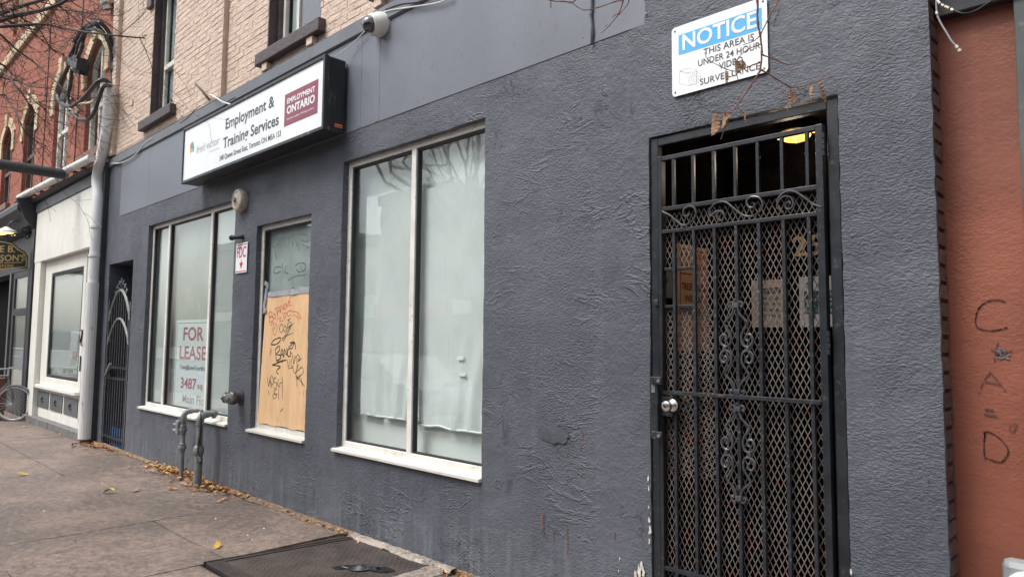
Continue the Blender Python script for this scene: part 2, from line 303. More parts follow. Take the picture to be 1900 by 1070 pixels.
# ------------------------------------------------------------------ mesh helpers
BASE = {}
class MB:
    def __init__(s): s.v = []; s.f = []
    def add(s, vs, fs):
        o = len(s.v); s.v += [Vector(p) for p in vs]; s.f += [tuple(i + o for i in f) for f in fs]; return s
    def box(s, x0, x1, y0, y1, z0, z1):
        x0, x1 = min(x0, x1), max(x0, x1); y0, y1 = min(y0, y1), max(y0, y1); z0, z1 = min(z0, z1), max(z0, z1)
        return s.add([(x0, y0, z0), (x1, y0, z0), (x1, y1, z0), (x0, y1, z0), (x0, y0, z1), (x1, y0, z1), (x1, y1, z1), (x0, y1, z1)],
                     [(0, 3, 2, 1), (4, 5, 6, 7), (0, 1, 5, 4), (1, 2, 6, 5), (2, 3, 7, 6), (3, 0, 4, 7)])
    def quad(s, a, b, c, d): return s.add([a, b, c, d], [(0, 1, 2, 3)])
    def prism(s, pts, off):         # polygon pts (3d), extruded by vector off
        n = len(pts); off = Vector(off); p = [Vector(q) for q in pts]
        return s.add(p + [q + off for q in p], [tuple(range(n))[::-1], tuple(range(n, 2 * n))] + [(i, (i + 1) % n, n + (i + 1) % n, n + i) for i in range(n)])
    def tube(s, pts, r, n=8, cap=True, closed=False):
        P = [Vector(p) for p in pts]; k = len(P); rr = r if isinstance(r, (list, tuple)) else [r] * k
        ref = None; rings = []
        for i in range(k):
            a = P[i - 1] if (i or closed) else P[i]; b = P[(i + 1) % k] if (i < k - 1 or closed) else P[i]
            t = (b - a); t = t.normalized() if t.length > 1e-9 else Vector((0, 0, 1))
            if ref is None: ref = t.orthogonal().normalized()
            ref = ref - t * ref.dot(t)
            ref = ref.normalized() if ref.length > 1e-6 else t.orthogonal().normalized()
            bn = t.cross(ref)
            rings.append([P[i] + (ref * math.cos(2 * math.pi * j / n) + bn * math.sin(2 * math.pi * j / n)) * rr[i] for j in range(n)])
        vs = [v for r_ in rings for v in r_]; fs = []
        for i in range(k if closed else k - 1):
            a, b = i * n, ((i + 1) % k) * n
            for j in range(n): fs.append((a + j, a + (j + 1) % n, b + (j + 1) % n, b + j))
        if cap and not closed: fs += [tuple(range(n))[::-1], tuple(range((k - 1) * n, k * n))]
        return s.add(vs, fs)
    def cyl(s, a, b, r, n=16, r2=None): return s.tube([a, b], [r, r if r2 is None else r2], n)
    def bar(s, a, b, w, h=None, upv=(0, 0, 1)):    # rectangular bar
        a, b = Vector(a), Vector(b); t = (b - a).normalized(); u = Vector(upv)
        if abs(t.dot(u)) > .95: u = Vector((0, 1, 0))
        x = t.cross(u).normalized() * (w / 2); y = x.cross(t).normalized() * ((h or w) / 2)
        return s.add([a - x - y, a + x - y, a + x + y, a - x + y, b - x - y, b + x - y, b + x + y, b - x + y],
                     [(3, 2, 1, 0), (4, 5, 6, 7), (0, 1, 5, 4), (1, 2, 6, 5), (2, 3, 7, 6), (3, 0, 4, 7)])
    def lathe(s, prof, org, axis, n=24):   # prof: (radius, height along axis)
        org = Vector(org); ax = Vector(axis).normalized(); u = ax.orthogonal().normalized(); w = ax.cross(u)
        vs = []; fs = []
        for r, h in prof:
            for j in range(n):
                a = 2 * math.pi * j / n; vs.append(org + ax * h + (u * math.cos(a) + w * math.sin(a)) * max(r, 1e-4))
        for i in range(len(prof) - 1):
            for j in range(n): fs.append((i * n + j, i * n + (j + 1) % n, (i + 1) * n + (j + 1) % n, (i + 1) * n + j))
        return s.add(vs, fs)
    def ribbon(s, pts, w, nrm):
        P = [Vector(p) for p in pts]; nrm = Vector(nrm); L = []
        for i in range(len(P)):
            t = (P[min(i + 1, len(P) - 1)] - P[max(i - 1, 0)])
            t = t.normalized() if t.length > 1e-9 else Vector((1, 0, 0))
            sdv = t.cross(nrm).normalized() * (w / 2 * (.75 + .5 * R_.random())); L.append((P[i] - sdv, P[i] + sdv))
        for i in range(len(L) - 1): s.quad(L[i][0], L[i][1], L[i + 1][1], L[i + 1][0])
        return s
    def build(s, name, mat, parent=None, smooth=False, bevel=0.0, loc=None):
        b = Vector(BASE[parent.name]) if parent is not None else Vector(loc if loc is not None else (0, 0, 0))
        me = bpy.data.meshes.new(name); me.from_pydata([tuple(v - b) for v in s.v], [], s.f)
        if mat: me.materials.append(mat)
        if smooth:
            me.polygons.foreach_set('use_smooth', [True] * len(me.polygons)); me.set_sharp_from_angle(angle=math.radians(38))
        me.update()
        o = bpy.data.objects.new(name, me); COL.objects.link(o)
        if parent is not None: o.parent = parent
        else: o.location = b
        BASE[o.name] = tuple(b)
        if bevel:
            bv = o.modifiers.new('bevel', 'BEVEL'); bv.width = bevel; bv.segments = 2; bv.limit_method = 'ANGLE'
        return o
def thing(name, label, cat, loc=(0, 0, 0), group=None):
    o = bpy.data.objects.new(name, None); COL.objects.link(o); o.location = loc; o.empty_display_size = .1
    o['label'] = label; o['category'] = cat
    if group: o['group'] = group
    BASE[o.name] = tuple(loc); return o
def tag(o, label, cat, group=None):
    o['label'] = label; o['category'] = cat
    if group: o['group'] = group
    return o
def struct(o): o['kind'] = 'structure'; return o
def cr(pts, n=6, closed=False):     # Catmull-Rom
    P = [Vector(p) for p in pts]; k = len(P); out = []
    for i in range(k if closed else k - 1):
        p0 = P[i - 1] if (i or closed) else P[0] * 2 - P[1]; p1 = P[i]; p2 = P[(i + 1) % k]
        p3 = P[(i + 2) % k] if (i + 2 < k or closed) else p2 * 2 - p1
        for j in range(n):
            t = j / n
            out.append(.5 * ((2 * p1) + (p2 - p0) * t + (2 * p0 - 5 * p1 + 4 * p2 - p3) * t * t + (3 * p1 - p0 - 3 * p2 + p3) * t ** 3))
    if not closed: out.append(P[-1])
    return out
UX, UZ, UY = Vector((1, 0, 0)), Vector((0, 0, 1)), Vector((0, 1, 0))
_capc = {}
def text(name, s, mat, parent, org, width, cap, u=UX, v=UZ, bold=0.0, nrm=None, depth=.001, shear=0.0):
    cu = bpy.data.curves.new('t', 'FONT'); cu.body = s; cu.size = 1; cu.offset = bold; cu.resolution_u = 3; cu.shear = shear
    ob = bpy.data.objects.new('t', cu); me = bpy.data.meshes.new_from_object(ob)
    vs = [Vector(p.co) for p in me.vertices]; fs = [tuple(p.vertices) for p in me.polygons]
    bpy.data.objects.remove(ob); bpy.data.curves.remove(cu); bpy.data.meshes.remove(me)
    x0 = min(p.x for p in vs); x1 = max(p.x for p in vs); k = cap / .729
    kx = width / (x1 - x0) if width else k
    u = Vector(u).normalized(); v = Vector(v).normalized(); nr = Vector(nrm) if nrm else -UY
    b = MB(); b.add([Vector(org) + u * ((p.x - x0) * kx) + v * (p.y * k) + nr * depth for p in vs], fs)
    return b.build(name, mat, parent)

# ------------------------------------------------------------------ ground, pavement, road
MB().box(-150, 150, -150, 150, -.40, -.30).build('ground', BED)
struct(bpy.data.objects['ground'])
ro = struct(MB().box(-120, 120, -17.0, -4.45, -.30, -.135).build('road', ROADM))
mk = MB()
for i in range(-14, 15): mk.box(i * 6, i * 6 + 3, -10.8, -10.68, -.134, -.131)
mk.build('lane_marking', LINEM, ro)
pv = struct(MB().box(-60, 40, -4.25, .30, -.29, -.016).build('pavement', BED))
struct(MB().box(-60, 40, -4.45, -4.26, -.29, .0).build('kerb', KERBM, bevel=.02))
struct(MB().box(-120, 120, -17.2, -17.0, -.29, .0).build('far_kerb', KERBM, bevel=.02))
struct(MB().box(-120, 120, -20.5, -17.21, -.29, -.002).build('far_pavement', CONC))
def slab(x0, x1, y0, y1, g=.0035, mat=None, dz=None):
    b = MB(); z = R_.uniform(-.003, .003) if dz is None else dz; e = .008
    X0, X1, Y0, Y1 = x0 + g, x1 - g, y0 + g, y1 - g
    nx = max(2, int((X1 - X0) / .25)); ny = max(2, int((Y1 - Y0) / .25)); sd = R_.random() * 50
    vs = []
    for j in range(ny + 1):
        for i in range(nx + 1):
            ex = (i in (0, nx)); ey = (j in (0, ny)); x = X0 + (X1 - X0) * i / nx; y = Y0 + (Y1 - Y0) * j / ny
            if ex: x += R_.uniform(-.006, .004) * (1 if i else -1)
            if ey: y += R_.uniform(-.006, .004) * (1 if j else -1)
            vs.append((x, y, z - (.005 if ex or ey else 0) + .004 * noise.noise((x * .7 + sd, y * .7, 0))))
    fs = [(j * (nx + 1) + i, j * (nx + 1) + i + 1, (j + 1) * (nx + 1) + i + 1, (j + 1) * (nx + 1) + i) for j in range(ny) for i in range(nx)]
    b.add(vs, fs)
    rim = [j for j in range(nx + 1)] + [(j + 1) * (nx + 1) - 1 for j in range(1, ny + 1)] + [ny * (nx + 1) + i for i in range(nx - 1, -1, -1)] + [j * (nx + 1) for j in range(ny - 1, 0, -1)]
    o = len(vs); b.add([(vs[i][0], vs[i][1], -.014) for i in rim], [])
    for i in range(len(rim)): b.f.append((rim[i], o + i, o + (i + 1) % len(rim), rim[(i + 1) % len(rim)]))
    return b.build('slab', mat or CONC, pv, smooth=True)
xs = [-60, -48, -40, -34, -28, -24.3, -20.6, -16.9, -13.15, -9.4]
for a, b in zip(xs, xs[1:]):
    slab(a, b, -1.03, -.02); slab(a, b, -2.55, -1.03); slab(a, b, -4.25, -2.55)
slab(-9.4, -6.62, -.57, -.02); slab(-9.4, -6.62, -2.2, -.57); slab(-6.62, -5.72, -1.02, -.02); slab(-6.62, -5.72, -2.2, -1.02)
slab(-5.72, -5.12, -1.02, -.02); slab(-5.72, -5.12, -2.2, -1.02); slab(-5.12, -3.78, -2.2, -1.205)
slab(-3.78, -1.9, -1.36, -.02); slab(-3.78, -1.9, -2.2, -1.36)
slab(-1.9, 1.8, -1.36, .12); slab(-1.9, 1.8, -2.2, -1.36)
for a, b in zip([-9.4, -5.72, -1.9, 1.8, 5.5, 9.2, 13, 20, 28, 40], [-5.72, -1.9, 1.8, 5.5, 9.2, 13, 20, 28, 40]):
    slab(a, b, -4.25, -2.2)
    if a >= 1.8: slab(a, b, -2.2, .12)
# grit strip where the pavement meets the facade
b = MB(); n = 150; vs = []
for i in range(n + 1):
    x = -16.6 + (-1.9 + 16.6) * i / n; wv = .05 + .05 * abs(noise.noise((x * 1.7, 3, 0))) + R_.uniform(0, .012)
    if -5.2 < x < -3.7: wv *= .55
    for k, (yy, zz) in enumerate(((-wv, .001), (-wv * .5, .013 + R_.uniform(0, .006)), (0.02, .022 + R_.uniform(0, .008)))): vs.append((x, yy, zz))
b.add(vs, [(i * 3 + k, (i + 1) * 3 + k, (i + 1) * 3 + k + 1, i * 3 + k + 1) for i in range(n) for k in range(2)])
struct(b.build('pavement_edge_grit', DIRT, smooth=True))

# ------------------------------------------------------------------ the grey building
GB = thing('grey_storefront_building', 'dark grey stucco storefront with beige painted brick upper storey', 'building', (-6.4, 0, 0))
OPEN = dict(passage=(-11.87, -10.79, -.1, 2.72), w1=(-10.22, -7.50, .665, 3.14), w2=(-6.97, -5.86, .665, 2.78), w3=(-5.33, -3.50, .655, 3.175), gate=(-2.150, -1.120, -.1, 2.757))
WX0, WX1, WZ0, WZ1 = -12.10, -.74, -.1, 4.42
def lines(lo, hi, stepv, keys):
    ks = sorted(set([lo, hi] + [k for k in keys if lo < k < hi])); out = []
    for a, b in zip(ks, ks[1:]):
        n = max(1, round((b - a) / stepv)); out += [a + (b - a) * i / n for i in range(n)]
    return out + [hi]
LX = lines(WX0, WX1, .045, [o[0] for o in OPEN.values()] + [o[1] for o in OPEN.values()])
LZ = lines(WZ0, WZ1, .045, [o[2] for o in OPEN.values()] + [o[3] for o in OPEN.values()])
def inside(x, z): return any(o[0] < x < o[1] and o[2] < z < o[3] for o in OPEN.values())
def onedge(x, z):
    e = 1e-6
    return any((abs(x - o[0]) < e or abs(x - o[1]) < e) and o[2] - e < z < o[3] + e or (abs(z - o[2]) < e or abs(z - o[3]) < e) and o[0] - e < x < o[1] + e for o in OPEN.values())
b = MB(); idx = {}; 
for i, x in enumerate(LX):
    for j, z in enumerate(LZ):
        y = (.006 * noise.noise((x * 1.3, 0, z * 1.3)) + .003 * noise.noise((x * 7, 5, z * 7))) * (.25 if z > 3.38 else 1)
        X, Z = x, z
        if onedge(x, z):
            y += .004 * noise.noise((x * 15, 9, z * 15)) + .003; X += .005 * noise.noise((x * 9, 2, z * 14)); Z += .005 * noise.noise((x * 14, 7, z * 9))
        if i == len(LX) - 1: X += .006 * noise.noise((1, 2, z * 13)); y += .004
        idx[i, j] = len(b.v); b.v.append(Vector((X, y, Z)))
cells = set()
for i in range(len(LX) - 1):
    for j in range(len(LZ) - 1):
        if not inside((LX[i] + LX[i + 1]) / 2, (LZ[j] + LZ[j + 1]) / 2):
            cells.add((i, j)); b.f.append((idx[i, j], idx[i + 1, j], idx[i + 1, j + 1], idx[i, j + 1]))
def reveal(p, q, dep):
    P0, P1 = b.v[p], b.v[q]; o = len(b.v); k = 3
    for t in range(1, k + 1):
        for P_ in (P0, P1):
            w = Vector(P_); w.y = dep * t / k + (P_.y * (1 - t / k)); 
            b.v.append(w + Vector((R_.uniform(-.002, .002), 0, R_.uniform(-.002, .002))) * (t < k))
    pr = (p, q)
    for t in range(k):
        cur = (o + 2 * t, o + 2 * t + 1); b.f.append((pr[0], pr[1], cur[1], cur[0])); pr = cur
for (i, j) in cells:
    for (di, dj, e) in ((-1, 0, ((i, j + 1), (i, j))), (1, 0, ((i + 1, j), (i + 1, j + 1))), (0, -1, ((i, j), (i + 1, j))), (0, 1, ((i + 1, j + 1), (i, j + 1)))):
        nb = (i + di, j + dj)
        if nb not in cells and 0 <= nb[0] < len(LX) - 1 and 0 <= nb[1] < len(LZ) - 1:
            cx = (LX[nb[0]] + LX[nb[0] + 1]) / 2
            reveal(idx[e[0]], idx[e[1]], .9 if cx < -10.6 else (.10 if cx < -3 else .075))
        if i == len(LX) - 2 and di == 1: reveal(idx[i + 1, j], idx[i + 1, j + 1], .03)
b.build('stucco_wall', STUC, GB, smooth=True)
# building mass behind (back wall, sides and roof)
MB().box(-12.05, -.80, 4.5, 4.7, -.1, 9.0).build('rear_wall', BEIGEM, GB)
MB().box(-12.05, -11.9, .35, 4.5, -.1, 9.0).build('side_wall', BEIGEM, GB)
MB().box(-.95, -.80, .36, 4.5, -.1, 9.0).build('side_wall', EDGEB, GB)
MB().box(-12.05, -.80, .1, 4.7, 9.0, 9.2).build('roof', SHOPD, GB)
# smooth fascia boards
PJ = [-11.50, -10.29, -8.0, -5.07, -2.54, -2.07]
for k, (x0, x1) in enumerate(zip(PJ, PJ[1:])):
    g = .0012
    bb = MB().box(x0 + g, x1 - g, -.0045, .03, 3.425, 4.258) if x1 < -2.3 else MB().prism([(x0 + g, -.0045, 3.425), (x0 + .25, -.0045, 3.425), (x1, .004, 3.425), (x1, .03, 3.425), (x0 + g, .03, 3.425)], (0, 0, .833))
    bb.build('fascia_board', FASC, GB, bevel=.003)
MB().box(-4.85, -4.795, -.0070, -.003, 3.43, 4.25).build('joint_strip', FASC, GB, bevel=.002)
MB().prism([(-12.1, -.012, 4.262), (-12.1, -.028, 4.275), (-12.1, -.028, 4.39), (-12.1, .10, 4.425), (-12.1, .10, 4.262)], (9.6, 0, 0)).build('trim_band', BAND, GB)
for (x0, x1) in zip(PJ, PJ[1:]):
    for zz in (3.50, 4.19):
        for k in range(max(2, int((x1 - x0) / .6))):
            xx = x0 + .08 + (x1 - x0 - .16) * k / (max(2, int((x1 - x0) / .6)) - 1)
            MB().lathe([(0, .0022), (.007, .0015), (.008, 0)], (xx + R_.uniform(-.02, .02), -.0045, zz + R_.uniform(-.02, .02)), (0, -1, 0), 7).build('fixing', BAND, GB)
# lumpy caulk run on a board joint
cb = MB()
cb.tube([(-2.545 + R_.uniform(-.006, .006), -.016, 3.42 + i * .06) for i in range(14)], [R_.uniform(.006, .012) for i in range(14)], 6)
cb.build('caulk_seam', STUC, GB, smooth=True)

# upper storey: painted bricks
SECT = [(-12.12, -11.85, -.06), (-11.85, -8.02, 0.0), (-8.02, -2.2, .06)]
UW = [(-10.41, -9.56), (-7.0, -5.9), (-5.0 + .12, -3.9)]
MB().box(-12.12, -11.853, -.052, .36, 4.43, 9.0).build('upper_wall', BEIGEM, GB)
def wall_with_holes(x0, x1, y, holes, z0, z1, zs, zt, name, mat, th=.3):
    bb = MB(); cur = x0
    for h in holes:
        bb.box(cur, h[0], y, y + th, z0, z1); bb.box(h[0], h[1], y, y + th, z0, zs); bb.box(h[0], h[1], y, y + th, zt, z1); cur = h[1]
    bb.box(cur, x1, y, y + th, z0, z1); bb.build(name, mat, GB)
wall_with_holes(-11.85, -8.023, .0030, [UW[0]], 4.43, 9.0, 4.64, 6.60, 'upper_wall', BEIGEM)
wall_with_holes(-8.02, -.80, .0630, [UW[1], UW[2]], 4.43, 9.0, 4.64, 6.60, 'upper_wall', BEIGEM)
BR = []
def brick_mesh(seed, w=.209, h=.0635, d=.03):
    rr = random.Random(seed); e = .006; j = lambda: rr.uniform(-.0025, .0025)
    o = [(-w / 2, -h / 2), (w / 2, -h / 2), (w / 2, h / 2), (-w / 2, h / 2)]
    vs = [(x + j(), d, z + j()) for x, z in o] + [(x + j(), .0032, z + j()) for x, z in o] + [(x * (1 - 2 * e / w) + j(), j(), z * (1 - 2 * e / h) + j()) for x, z in o]
    fs = [(8, 9, 10, 11)]
    for k in range(4):
        a, c = k, (k + 1) % 4; fs += [(4 + a, 4 + c, 8 + c, 8 + a), (a, c, 4 + c, 4 + a)]
    me = bpy.data.meshes.new('brick'); me.from_pydata(vs, [], fs); me.materials.append(BEIGE); me.update(); return me
BM = [brick_mesh(s) for s in range(8)]
CH = .071
for (sx0, sx1, sy) in SECT:
    for row in range(0, 40):
        zc = 4.445 + CH * (row + .5)
        x = sx0 + (.0 if row % 2 else -.108)
        while x < sx1:
            a, c = max(x, sx0), min(x + .216, sx1); x += .216
            segs = [(a, c)]
            for h in UW:
                if 4.64 - .03 < zc < 6.6 + .03:
                    ns = []
                    for (p, q) in segs:
                        if q <= h[0] or p >= h[1]: ns.append((p, q)); continue
                        if p < h[0]: ns.append((p, h[0]))
                        if q > h[1]: ns.append((h[1], q))
                    segs = ns
            for p, q in segs:
                if q - p > .03: BR.append(((p + q) / 2, sy, zc, (q - p) / .216, R_.randrange(8)))
def px_of(p):
    q = Vector(p) - CAM; X = right.dot(q); Y = -up.dot(q); Z = fw.dot(q); return CXP + FPX * X / Z, CYP + FPX * Y / Z, Z
def rank(bk):
    u, v, d = px_of(bk[:3]); vis = (-10 < u < 1910 and -12 < v < 1080)
    return (0 if vis else 1, d)
BR.sort(key=rank)
gbase = Vector(BASE[GB.name])
for k, (x, y, z, s_, mi) in enumerate(BR[:300]):
    o = bpy.data.objects.new('brick', BM[mi]); COL.objects.link(o); o.parent = GB
    o.location = Vector((x, y - R_.uniform(0, .004), z)) - gbase; o.scale.x = s_
rb = MB()
for (x, y, z, s_, mi) in BR[300:]:
    me = BM[mi]; dy = R_.uniform(0, .004); rb.add([(x + v.co.x * s_, y - dy + v.co.y, z + v.co.z) for v in me.vertices], [tuple(p.vertices) for p in me.polygons])
o = rb.build('brickwork', BEIGE, GB); o['kind'] = 'stuff'
# upper windows
def upper_window(x0, x1, yw, open_low):
    z0, z1 = 4.64, 6.6; yf = yw + .14
    fr = MB()
    fr.box(x0, x0 + .012, yw + .004, yf + .15, z0, z1); fr.box(x1 - .012, x1, yw + .004, yf + .15, z0, z1); fr.box(x0 + .012, x1 - .012, yw + .004, yf + .15, z1 - .012, z1)
    fr.box(x0 + .012, x0 + .06, yf - .04, yf + .06, z0, z1 - .012)
    w = fr.build('upper_window', BROWNP, GB)
    s_ = MB(); a, c = x0 + .06, x1 - .03; zm = 5.42
    s_.box(a, a + .045, yf, yf + .05, z0, z1 - .02); s_.box(c - .045, c, yf, yf + .05, z0, z1 - .02)
    s_.box(a + .045, c - .045, yf - .012, yf + .04, zm - .03, zm + .04); s_.box(a + .045, c - .045, yf, yf + .05, z0, z0 + .07)
    if open_low: s_.box(a + .30, a + .345, yf + .002, yf + .048, z0 + .07, z1)
    s_.build('sash', SASHW, w, bevel=.004)
    MB().box(a + .045, c - .045, yf + .02, yf + .026, z0 + .07, z1).build('pane', GLASS, w)
    MB().box(a + .1, a + .30, yf + .06, yf + .065, z0, z1).build('curtain', GLASSBACK, w)
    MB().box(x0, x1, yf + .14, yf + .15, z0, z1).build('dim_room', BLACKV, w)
    return w
def sill(name, x0, x1, yw, w, corb=None):
    b_ = MB().box(x0, x1, yw - .085, yw + .12, 4.53, 4.665)
    b_.build(name, BROWNP, w, bevel=.012)
    for cx in corb or []:
        MB().box(cx - .055, cx + .055, yw - .065, yw, 4.445, 4.528).build('corbel', BEIGE, w, bevel=.006)
w = upper_window(*UW[0], 0.0, False); sill('sill', -10.62, -9.40, 0.0, w)
MB().box(-10.60, -10.43, -.05, .0, 6.33, 6.70).build('label_stop', BROWNP, w, bevel=.01)
w = upper_window(*UW[1], .06, True); sill('sill', -7.12, -5.80, .06, w, [-6.93, -6.0])
w = upper_window(*UW[2], .06, False); sill('sill', -4.98, -3.75, .06, w, [-4.86, -3.9])
MB().box(-11.22, -11.13, -.02, .0, 5.06, 5.14).build('patch_block', BEIGE, GB, bevel=.004)

# right-hand edge: the raw brick end of the facade
MB().box(-.79, -.752, .03, .34, -.1, 4.42).build('edge_mortar', EDGEM, GB)
def eb_mesh(seed):
    rr = random.Random(seed); bb = []; j = lambda: rr.uniform(-.002, .002)
    y0, y1, h = .018, .168, .031
    vs = [(-.02, y0, -h), (-.02, y1, -h), (-.02, y1, h), (-.02, y0, h), (.011 + j(), y0 + .003 + j(), -h + .003), (.011 + j(), y1, -h + .003 + j()), (.011 + j(), y1, h - .003 + j()), (.011 + j(), y0 + .003 + j(), h - .003)]
    me = bpy.data.meshes.new('edge_brick'); me.from_pydata(vs, [], [(4, 5, 6, 7), (0, 1, 5, 4), (1, 2, 6, 5), (2, 3, 7, 6), (3, 0, 4, 7)]); me.materials.append(EDGEB); me.update(); return me
EM = [eb_mesh(s) for s in range(6)]
for k in range(58):
    o = bpy.data.objects.new('edge_brick', EM[k % 6]); COL.objects.link(o); o.parent = GB
    o.location = Vector((-.752 + R_.uniform(-.003, .003), 0, .0 + .076 * k)) - gbase

# ground-floor windows ------------------------------------------------------
def mull(px, py, y): return at(px, py, y).x
YF = .06
def shop_window(key, mulls, sillz):
    x0, x1, z0, z1 = OPEN[key]; t = .052
    f = MB(); a0, a1 = YF, YF + .055
    f.box(x0 - .01, x0 + t, a0, a1, z0, z1 + .01); f.box(x1 - t, x1 + .01, a0, a1, z0, z1 + .01)
    f.box(x0 + t, x1 - t, a0 - .002, a1, z1 - t * .9, z1 + .01); f.box(x0 + t, x1 - t, a0 - .002, a1, z0, z0 + .075)
    for mx in mulls: f.box(mx - .028, mx + .028, a0 - .004, a1, z0 + .075, z1 - t * .9)
    w = f.build('window', ALU, GB, bevel=.003)
    e = [x0 + t] + [v for mx in mulls for v in (mx - .028, mx + .028)] + [x1 - t]
    for p, q in zip(e[::2], e[1::2]):
        gk = MB()
        for (ga, gb_, gc, gd) in ((p, p + .014, z0 + .075, z1 - t * .9), (q - .014, q, z0 + .075, z1 - t * .9), (p + .014, q - .014, z0 + .075, z0 + .087), (p + .014, q - .014, z1 - t * .9 - .018, z1 - t * .9)):
            gk.box(ga, gb_, a0 + .012, a0 + .050, gc, gd)
        gk.build('gasket', DARK, w)
        MB().box(p + .012, q - .012, a0 + .028, a0 + .034, z0 + .08, z1 - t * .9 - .01).build('pane', GLASS, w)
    s_ = MB(); s_.prism([(x0 - .03, -.03, sillz - .012), (x0 - .03, -.03, sillz + .010), (x0 - .03, .058, sillz + .026), (x0 - .03, .058, sillz - .012)], (x1 - x0 + .035, 0, 0))
    s_.build('sill', SILLM, w, bevel=.002)
    return w, e
w1, e1 = shop_window('w1', [mull(315.5, 420, YF), mull(394.5, 400, YF)], .665)
w2, e2 = shop_window('w2', [], .665)
w3, e3 = shop_window('w3', [mull(769, 285, YF)], .655)
print('mull', e1, e3)
# behind the glass
MB().box(e1[0], e1[1], .135, .14, .7, 3.12).build('film_backing', FILM, w1)
MB().box(e1[2] - .01, e1[3] + .02, .155, .16, .68, 3.12).build('film_backing', BACKD, w1)  # middle pane: darker sheet, its colour stands in for the dim room behind
MB().box(e1[4] - .135, e1[5] + .1, .112, .117, .7, 3.12).build('film_backing', FILM, w1)
MB().box(-10.3, -7.4, .9, .92, .5, 3.3).build('room_backing', BACKD, w1)
MB().box(e2[0], e2[1], .128, .134, 1.6, 2.75).build('film_backing', GLASSBACK, w2)
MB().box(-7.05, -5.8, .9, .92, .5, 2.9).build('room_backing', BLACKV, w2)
MB().box(-5.4, -3.4, .205, .21, .6, 3.25).build('room_backing', PAPERP, w3)
bo = MB()
for x in (-10.3, -7.28, -7.05, -5.72, -5.42, -3.38): bo.box(x, x + .012, .105, .95, .55, 3.3)
for z in (.5, 3.3): bo.box(-10.3, -3.38, .105, .95, z, z + .012)
bo.build('light_baffle', FILM, GB)  # boxes added behind the windows to stop light leaking in

# ------------------------------------------------------------------ vestibule behind the big gate
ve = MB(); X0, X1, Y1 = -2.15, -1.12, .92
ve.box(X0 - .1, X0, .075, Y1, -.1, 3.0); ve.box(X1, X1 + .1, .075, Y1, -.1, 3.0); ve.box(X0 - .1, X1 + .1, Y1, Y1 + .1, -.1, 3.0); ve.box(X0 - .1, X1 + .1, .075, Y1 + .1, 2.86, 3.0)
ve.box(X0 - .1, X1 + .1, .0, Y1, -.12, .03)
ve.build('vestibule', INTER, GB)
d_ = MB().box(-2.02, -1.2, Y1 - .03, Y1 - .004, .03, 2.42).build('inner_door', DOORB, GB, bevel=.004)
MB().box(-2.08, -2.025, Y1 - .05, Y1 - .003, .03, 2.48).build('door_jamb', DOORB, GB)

# ------------------------------------------------------------------ red neighbour on the right
RB = thing('terracotta_storefront', 'orange red stucco pier of the neighbouring storefront beside the grey wall', 'building', (-.2, .16, 0))
b = MB(); nx, nz = 14, 70; vs = []
for j in range(nz + 1):
    for i in range(nx + 1):
        x = -.76 + .33 * i / nx; z = -.1 + 3.2 * j / nz; vs.append((x, .16 + .002 * noise.noise((x * 5, 1, z * 5)), z))
b.add(vs, [(j * (nx + 1) + i, j * (nx + 1) + i + 1, (j + 1) * (nx + 1) + i + 1, (j + 1) * (nx + 1) + i) for j in range(nz) for i in range(nx)])
b.build('stucco_pier', REDST, RB, smooth=True)
MB().box(-.46, 3.5, .12, .34, -.1, 3.05).build('steel_storefront', M('grey green storefront steel', (.105, .115, .11), .4, .3, var=.2, vs=3, spots=.1, sps=12), RB, bevel=.006)
MB().box(-.735, 3.5, .10, .34, 3.03, 3.24).build('lintel_board', SHOPD, RB, bevel=.006)
MB().prism([(-.72, .10, 3.24), (-.72, -.03, 3.27), (-.72, -.03, 3.42), (-.72, .10, 3.6)], (4.2, 0, 0)).build('awning_housing', SHOPD, RB)
MB().box(-.735, 6, .36, 4.5, -.1, 7.0).build('upper_wall', REDB, RB)
def tr(pts, x0, y0, k, Y): return [at(x0 + p[0] / k, y0 + p[1] / k, Y) for p in pts]
CHALK = M('faded charcoal mark', (.085, .042, .034), .8, var=.35, vs=90); Yr = .1565; k4 = 3.15
def chalk(pts, w=.0048, gap=.25):
    ch = MB()
    L = tr(pts, 1780, 540, k4, Yr); L = cr(L, 5)
    i = 0
    while i < len(L) - 1:
        n = R_.choice((1, 2, 2, 3)); ch.ribbon([p + Vector((R_.uniform(-.001, .001), 0, R_.uniform(-.001, .001))) for p in L[i:i + n + 1]], w, (0, 1, 0)); i += n + (1 if R_.random() < gap else 0)
    ch.build('chalk_stroke', CHALK, RB)['kind'] = 'stuff'
for off in ((0, 0), (2, 2)):
    chalk([(268 + off[0], 62), (225, 48 + off[1]), (160, 62), (115, 100), (97, 150), (97, 195), (125, 222), (200, 230), (282, 212)])
    chalk([(150 + off[0], 820), (143, 900), (150, 985)]); chalk([(138, 828 + off[1]), (165, 820), (220, 845), (270, 895), (285, 940), (265, 980), (230, 998), (150, 970)])
chalk([(112, 600), (145, 520), (180, 472)]); chalk([(180, 472), (225, 525), (270, 585)]); chalk([(150, 528), (235, 545)], gap=.1)
chalk([(150, 690), (200, 695)], .009, 0); chalk([(143, 717), (220, 733)], .009, .1)
chalk([(225, 297), (212, 350), (203, 412)]); chalk([(185, 345), (240, 358), (312, 350)]); chalk([(290, 790), (310, 780), (335, 775), (325, 805), (305, 825), (290, 800)], .004)
c2 = MB()
for q in range(9):
    c2.ribbon(tr([(215 + R_.uniform(0, 90), 325 + R_.uniform(0, 75)) for _ in range(3)], 1780, 540, k4, Yr), .007, (0, 1, 0))
c2.build('scribble', M('blue grey scribble', (.16, .13, .13), .7, var=.2), RB)
